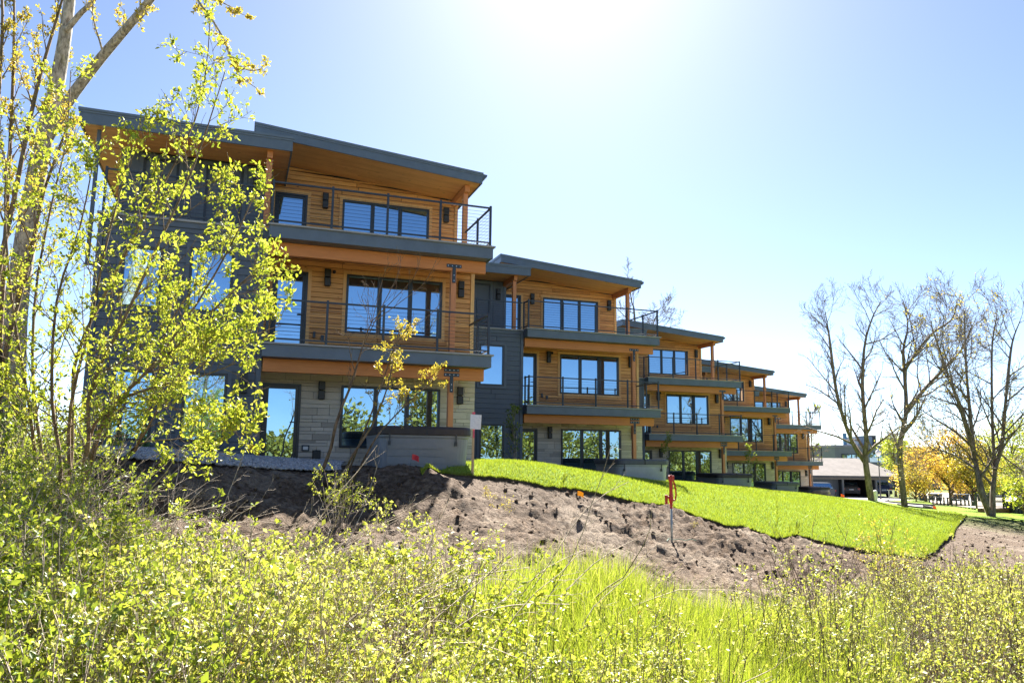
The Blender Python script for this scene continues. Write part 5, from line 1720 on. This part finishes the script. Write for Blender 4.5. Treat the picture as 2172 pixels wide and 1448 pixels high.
def car(parent_base, x, y, label, col, rz=0.0):
    o = CB[:, 0] * 0
    c, s = math.cos(YAW), math.sin(YAW)
    wx = parent_base[0] + c * x - s * y; wy = parent_base[1] + s * x + c * y
    T = empty('parked_car', (wx, wy, parent_base[2] - .02), YAW + rz); tag(T, label, 'car', 'cars in the carport')
    prof = [(0.02, .42), (0.0, .62), (.04, .98), (.10, 1.06), (3.35, 1.0), (4.45, .88), (4.62, .6), (4.6, .36), (.1, .34)]
    b = MB()
    n = len(prof); V = []
    for sx, inset in ((-1, .06), (-1, 0), (1, 0), (1, .06)):
        for i, (py_, pz_) in enumerate(prof):
            k = .93 if inset and True else 1.0
            V.append((sx * (.93 if not inset else .86), py_ + (0 if not inset else (.05 if py_ < 2 else -.05)), pz_ if not inset else .36 + (pz_ - .36) * .98))
    Fq = []
    order = [0, 1, 2, 3]
    for a in range(3):
        for i in range(n):
            j = (i + 1) % n; Fq.append((a * n + i, a * n + j, (a + 1) * n + j, (a + 1) * n + i))
    Fq += [tuple(range(n)), tuple(reversed(range(3 * n, 4 * n)))]
    body = b.add(V, Fq).build('body', col, T)
    gh = MB().hexa([(-.85, .12, 1.04), (.85, .12, 1.04), (.85, 3.4, 1.0), (-.85, 3.4, 1.0), (-.68, .38, 1.66), (.68, .38, 1.66), (.68, 2.5, 1.66), (-.68, 2.5, 1.66)]).build('cabin', col, T, bevel=.06)
    MB().hexa([(-.70, .16, 1.12), (.70, .16, 1.12), (.70, .2, 1.12), (-.70, .2, 1.12), (-.60, .34, 1.58), (.60, .34, 1.58), (.60, .38, 1.58), (-.60, .38, 1.58)]).build('rear_window', M['glass'], gh)
    for sx in (-1, 1):
        MB().hexa([(sx * .855, .3, 1.1), (sx * .855, 3.1, 1.08), (sx * .83, 3.1, 1.08), (sx * .83, .3, 1.1), (sx * .71, .5, 1.58), (sx * .71, 2.45, 1.58), (sx * .68, 2.45, 1.58), (sx * .68, .5, 1.58)]).build('side_window', M['glass'], gh)
        MB().box(sx * .78 - .13, sx * .78 + .13, -.03, .06, .78, .96).build('tail_light', mat_plain('tail_lamp', (.45, .06, .06), .25), body)
        for yw in (.85, 3.7):
            wq = MB().cyl((sx * .76, yw, .34), (sx * .95, yw, .34), .34, n=16).build('tyre', mat_plain('tyre_rubber', (.02, .02, .02), .8), T)
            MB().cyl((sx * .945, yw, .34), (sx * .962, yw, .34), .21, n=10).build('rim', GALV, wq)
    MB().box(-.92, .92, -.07, .08, .38, .58).build('bumper', mat_plain('bumper_black', (.03, .03, .032), .5), body)
    MB().box(-.24, .24, -.035, .0, .74, .86).build('number_plate', M['white'], body)
    return T


car(cpb, 1.5, 1.4, 'dark SUV parked in the carport bay left of the leafless trunk', mat_plain('car_black', (.02, .022, .026), .25), -.25)
car(cpb, 5.0, 1.2, 'navy car parked in the carport bay right of the leafless trunk', mat_plain('car_navy', (.025, .04, .10), .25))
car(cpb, -2.6, -3.6, 'blue-grey car partly hidden by the last townhouse', mat_plain('car_blue', (.05, .07, .10), .25), 1.5)

# grey commercial building
gb0 = P(1888, 1040, 114)
GB = empty('grey_building', (gb0[0], gb0[1], -4.4), YAW); tag(GB, 'flat-roofed grey commercial building behind the carport', 'building')
s_ = 114 / FPX; hz = lambda py: 4.4 - (py - 976) * s_
GW = mat_plain('grey_render', (.20, .21, .235), .8, var=.08, scale=.6)
MB().box(-113 * s_, 110 * s_, 0, 14, -.5, hz(950)).build('wall', GW, GB)
MB().box(-114.5 * s_, 111 * s_, -.12, 14, hz(950) + .001, hz(947)).build('cornice', mat_plain('cornice_grey', (.26, .26, .28), .8), GB)
MB().box(-108 * s_, 30 * s_, 2, 13, hz(947) + .002, hz(944)).build('upper_parapet', mat_plain('parapet_pale', (.36, .33, .32), .8), GB)
MB().box(-43 * s_, -12 * s_, 3, 8, hz(944), hz(925)).build('rooftop_unit', mat_plain('unit_blue', (.16, .22, .30), .6), GB)
MB().box(-12 * s_, 0 * s_, 3.5, 8, hz(944), hz(922)).build('rooftop_unit', DARKW, GB)
MB().cyl((-66 * s_, 4, hz(946)), (-66 * s_, 4, hz(918)), .28, n=10).build('flue_pipe', mat_plain('flue_blue', (.05, .16, .30), .5), GB)
wf = MB().box(-100 * s_, -58 * s_, -.06, .05, hz(977), hz(963)).build('window', M['frame'], GB)
for i in range(4): MB().box((-98 + i * 10.2) * s_, (-90 + i * 10.2) * s_, -.08, -.061, hz(975), hz(965)).build('pane', M['glass'], wf)
aw = MB(); q = [(-40 * s_, hz(980)), (-10 * s_, hz(980))] + [(-25 * s_ + 15 * s_ * math.cos(a), hz(968) + 10 * s_ * math.sin(a)) for a in np.linspace(0, math.pi, 9)]
aw.prism(q, 'y', -.07, .05).build('arched_window', M['glass'], GB)

# lamp globe
lp = gp_at(1865, 74); hgt_ = -lp[2] - (962 - 976) * 0 + (976 - 968) / FPX * 74
LP = empty('street_lamp', tuple(lp)); tag(LP, 'white globe street lamp rising behind the leafless trunk', 'lamp')
MB().cyl((0, 0, 0), (0, 0, hgt_), .06, .045, n=8).build('pole', KERB, LP)
MB().lathe((0, 0, hgt_), [(.08, 0), (.14, .06), (.24, .2), (.27, .36), (.22, .5), (.12, .58), (.06, .68), (.02, .78)], 12).build('globe', mat_plain('lamp_globe', (.85, .85, .85), .4), LP, smooth=True)

# row of planting tubs
POT = mat_plain('blue_pot', (.025, .045, .06), .5, var=.2)
POTG = mat_plain('grey_pot', (.09, .095, .10), .6, var=.2)
for i, (px, g_) in enumerate(((1952, 0), (1973, 0), (1988, 0), (2018, 1), (2031, 0), (2044, 0), (2061, 0), (2076, 0), (2092, 1))):
    q = gp_at(px, 76)
    T = empty('plant_pot', tuple(q)); tag(T, 'large %s pot, %s in the row beyond the gravel yard' % ('grey' if g_ else 'dark blue', ['first from the left', 'second from the left', 'third from the left', 'fourth from the left', 'fifth from the left', 'sixth from the left', 'seventh from the left', 'second from the right', 'last on the right'][i]), 'pot', 'row of large pots')
    MB().lathe((0, 0, 0), [(.22, 0), (.26, .1), (.31, .5), (.33, .6)], 14).build('pot_body', POTG if g_ else POT, T)
    MB().lathe((0, 0, 0), [(.335, .601), (.36, .62), (.36, .68), (.30, .69)], 14).build('rim', POTG if g_ else POT, T)

# handrail, low fence, bollard
HR = empty('handrail', tuple(gp_at(1894, 66)), YAW); tag(HR, 'grey metal handrail on the drive between the leafless trunks', 'handrail')
for x in (-.45, 0, .75): MB().cyl((x, 0, -.1), (x, 0, .9), .03, n=6).build('post', GALV, HR)
MB().cyl((-.6, 0, .92), (1.2, 0, .92), .035, n=6).build('rail', GALV, HR)
bq = gp_at(1854, 54); o = MB().lathe((0, 0, -.1), [(.14, 0), (.14, .8), (.11, .88), (.03, .92)], 10).build('bollard', M['white'], None, tuple(bq)); tag(o, 'short white bollard beside the foot of the leafless trunk', 'bollard')
fp = spline([np.array([*g2(px, d), 0]) for px, d in ((1962, 63), (1985, 60), (2010, 57), (2040, 54), (2062, 52))], 14); fz = Hgt(fp[:, 0], fp[:, 1])
FN = empty('low_fence', (fp[0, 0], fp[0, 1], fz[0])); tag(FN, 'low dark post-and-rail fence along the far edge of the grass', 'fence')
o3 = np.array([fp[0, 0], fp[0, 1], fz[0]])
for i in range(14):
    a = np.array([fp[i, 0], fp[i, 1], fz[i]]) - o3
    MB().box(a[0] - .04, a[0] + .04, a[1] - .04, a[1] + .04, a[2] - .1, a[2] + .62).build('post', M['black_metal'], FN)
    if i < 13:
        c = np.array([fp[i + 1, 0], fp[i + 1, 1], fz[i + 1]]) - o3
        for hh in (.28, .56): MB().cyl(tuple(a + [0, 0, hh]), tuple(c + [0, 0, hh]), .022, n=5).build('rail', M['black_metal'], FN)

# wooden platform with railing, table and covered grill
wp = gp_at(2110, 47)
WP = empty('wood_platform', tuple(wp), YAW); tag(WP, 'low wooden platform with black baluster railing behind the forked tree', 'platform')
DECKW = mat_wood('grey_decking', 'x', (.16, .11, .08), (.36, .28, .22), knots=.1)
s_ = 47 / FPX
for i in range(9): MB().box(-42 * s_, 45 * s_, i * .26, i * .26 + .25, .24, .28).build('plank', DECKW, WP)
MB().box(-42.5 * s_, 45.5 * s_, -.05, -.002, -.1, .275).build('rim_joist', mat_wood('rim_brown', 'x', (.10, .05, .03), (.24, .14, .08), knots=.1), WP)
for x in (-41, -12, 16, 43): MB().box(x * s_ - .04, x * s_ + .04, .1, .18, .281, 1.22).build('post', M['black_metal'], WP)
MB().box(-41 * s_, 43 * s_, .11, .17, 1.14, 1.19).build('rail', M['black_metal'], WP); MB().box(-41 * s_, 43 * s_, .12, .16, .36, .40).build('rail', M['black_metal'], WP)
for i in range(40):
    x = (-39.5 + i * 2.07) * s_
    MB().box(x - .009, x + .009, .13, .148, .401, 1.139).build('baluster', M['black_metal'], WP)
tb = empty('outdoor_table', (wp[0] + .9 * math.cos(YAW) - 1.2 * math.sin(YAW), wp[1] + .9 * math.sin(YAW) + 1.2 * math.cos(YAW), wp[2] + .28), YAW); tag(tb, 'dark outdoor table standing on the wooden platform', 'table')
MB().box(-.6, .6, -.4, .4, .68, .72).build('table_top', M['black_metal'], tb)
for sx in (-.52, .52):
    for sy in (-.33, .33): MB().box(sx - .03, sx + .03, sy - .03, sy + .03, 0, .679).build('leg', M['black_metal'], tb)
gq = gp_at(2166, 46.5)
GR = empty('covered_grill', tuple(gq), YAW); tag(GR, 'large grill under a black cover at the right edge', 'grill')
MB().prism([(-.62, 0), (.75, 0), (.78, .75), (.6, 1.0), (-.28, 1.02), (-.6, .72)], 'y', 0, .8).build('cover', M['black_metal'], GR)
for x in (-.55, -.35, -.15, .05, .25, .45): MB().box(x - .02, x + .02, -.02, .02, .02, .70).build('pleat', M['lamp'], GR)

# brown house at the far right
hb_ = gp_at(2150, 92)
BH = empty('brown_house', tuple(hb_), YAW); tag(BH, 'low brown house with shingle roof at the right edge beyond the trees', 'house')
MB().box(-3.2, 9, 0, 8, -.4, 2.2).build('wall', mat_plain('brown_wall', (.13, .085, .06), .85), BH)
MB().add([(-4, -.6, 2.15), (10, -.6, 2.15), (10, 8.6, 2.15), (-4, 8.6, 2.15), (-1, 4, 4.5), (10, 4, 4.5)], [(0, 1, 5, 4), (1, 2, 5), (2, 3, 4, 5), (3, 0, 4), (3, 2, 1, 0)]).build('roof', SHING, BH)
for x in (-2.2, .2): 
    wq = MB().box(x, x + 1.2, -.06, .02, .8, 1.9).build('window', M['frame'], BH); MB().box(x + .08, x + 1.12, -.075, -.061, .88, 1.82).build('pane', M['glass'], wq)

# ------------------------------------------------------------------ woods: far skyline, and the opposite bank behind the viewer (seen mirrored in the windows)
def woods(name, label, spots, seed, mat, n, lsize, wood=True):
    r = rs(seed); pos, tubes = [], []
    for (x, y, z, h, w) in spots:
        for c in range(14):
            u_ = r.uniform(.05, 1); a = r.uniform(0, 6.28); rr = w * math.sin(math.pi * min(1, .15 + .8 * u_)) * math.sqrt(r.uniform(.05, 1))
            q = np.array([x + rr * math.cos(a), y + rr * math.sin(a), z + h * u_])
            pos.append(q + r.normal(0, 1, (n // 14, 3)) * np.array([w * .3, w * .3, h * .09]))
        if wood: tubes.append((np.array([[x, y, z - .3], [x + r.normal(0, .2), y, z + h * .4], [x + r.normal(0, .4), y, z + h * .85]]), np.array([.02 * h, .014 * h, .004 * h])))
    pos = np.vstack(pos)
    lv, lfc = leaves_mesh(pos, r.normal(0, 1, (len(pos), 3)), r.uniform(.6, 1.3, len(pos)) * lsize, r, .75, .15, False)
    o = obj(name, fast_mesh(name, lv, lfc, mat)); tag(o, label, 'woods', kind='stuff')
    if tubes:
        V, Fq = tubes_mesh(tubes, 5); t_ = obj('trunks', fast_mesh('trunks', V, Fq, M['bark_dark']), o); t_['kind'] = 'stuff'


r = rs(950); sp = []
for x in np.arange(-26, 125, 2.6):
    y = -15 - r.uniform(0, 6) - max(0, x - 30) * .12; h = r.uniform(6.0, 9.0)
    if -1.0 < x < 7.5: h *= .5
    sp.append((x + r.normal(0, .8), y, H1(x, y), h, r.uniform(1.6, 2.4)))
woods('riverside_scrub', 'leafy scrub on the opposite bank, mirrored in the ground-floor windows', sp, 951, M['leaf_wood'], 1700, .36)
tubes, br = [], []
for i, x in enumerate(np.arange(-22, 110, 9.5)):
    y = -22 - r.uniform(0, 9); z = H1(x, y); h = r.uniform(11, 16)
    s_ = limb(r, np.array([x, y, z - .2]), np.array([r.normal(0, .12), r.normal(0, .12), 1]), h, .26, .04, 10, .06, .1); tubes.append(s_)
    ramify(r, tubes, 1, s_, 16, .25, h * .28, .7, .1, [(5, .5), (2, .5)], .42, br, .14, .014, .45, 3)
V, Fq = tubes_mesh(tubes, 4)
o = obj('riverside_trees', fast_mesh('riverside_trees', V, Fq, M['bark_dark'], True)); tag(o, 'bare trees on the opposite bank, mirrored in the windows', 'woods', kind='stuff')
pos, dirs = leafpts(r, br, .8, .06, 1, .3, 2)
lv, lfc = leaves_mesh(pos, dirs, r.uniform(.08, .16, len(pos)), r, .7, .2, False)
t_ = obj('young_leaves', fast_mesh('young_leaves', lv, lfc, M['leaf_gold']), o); t_['kind'] = 'stuff'
sp = []
for a in np.arange(-42, 75, 1.6):
    rad = r.uniform(150, 190); az = math.radians(a); x, y = rad * math.sin(az), rad * math.cos(az)
    sp.append((x, y, -3.8, r.uniform(4.5, 8), r.uniform(3.5, 5.5)))
woods('distant_woods', 'distant line of hazy trees along the horizon', sp, 952, M['leaf_lime'], 500, .8, False)
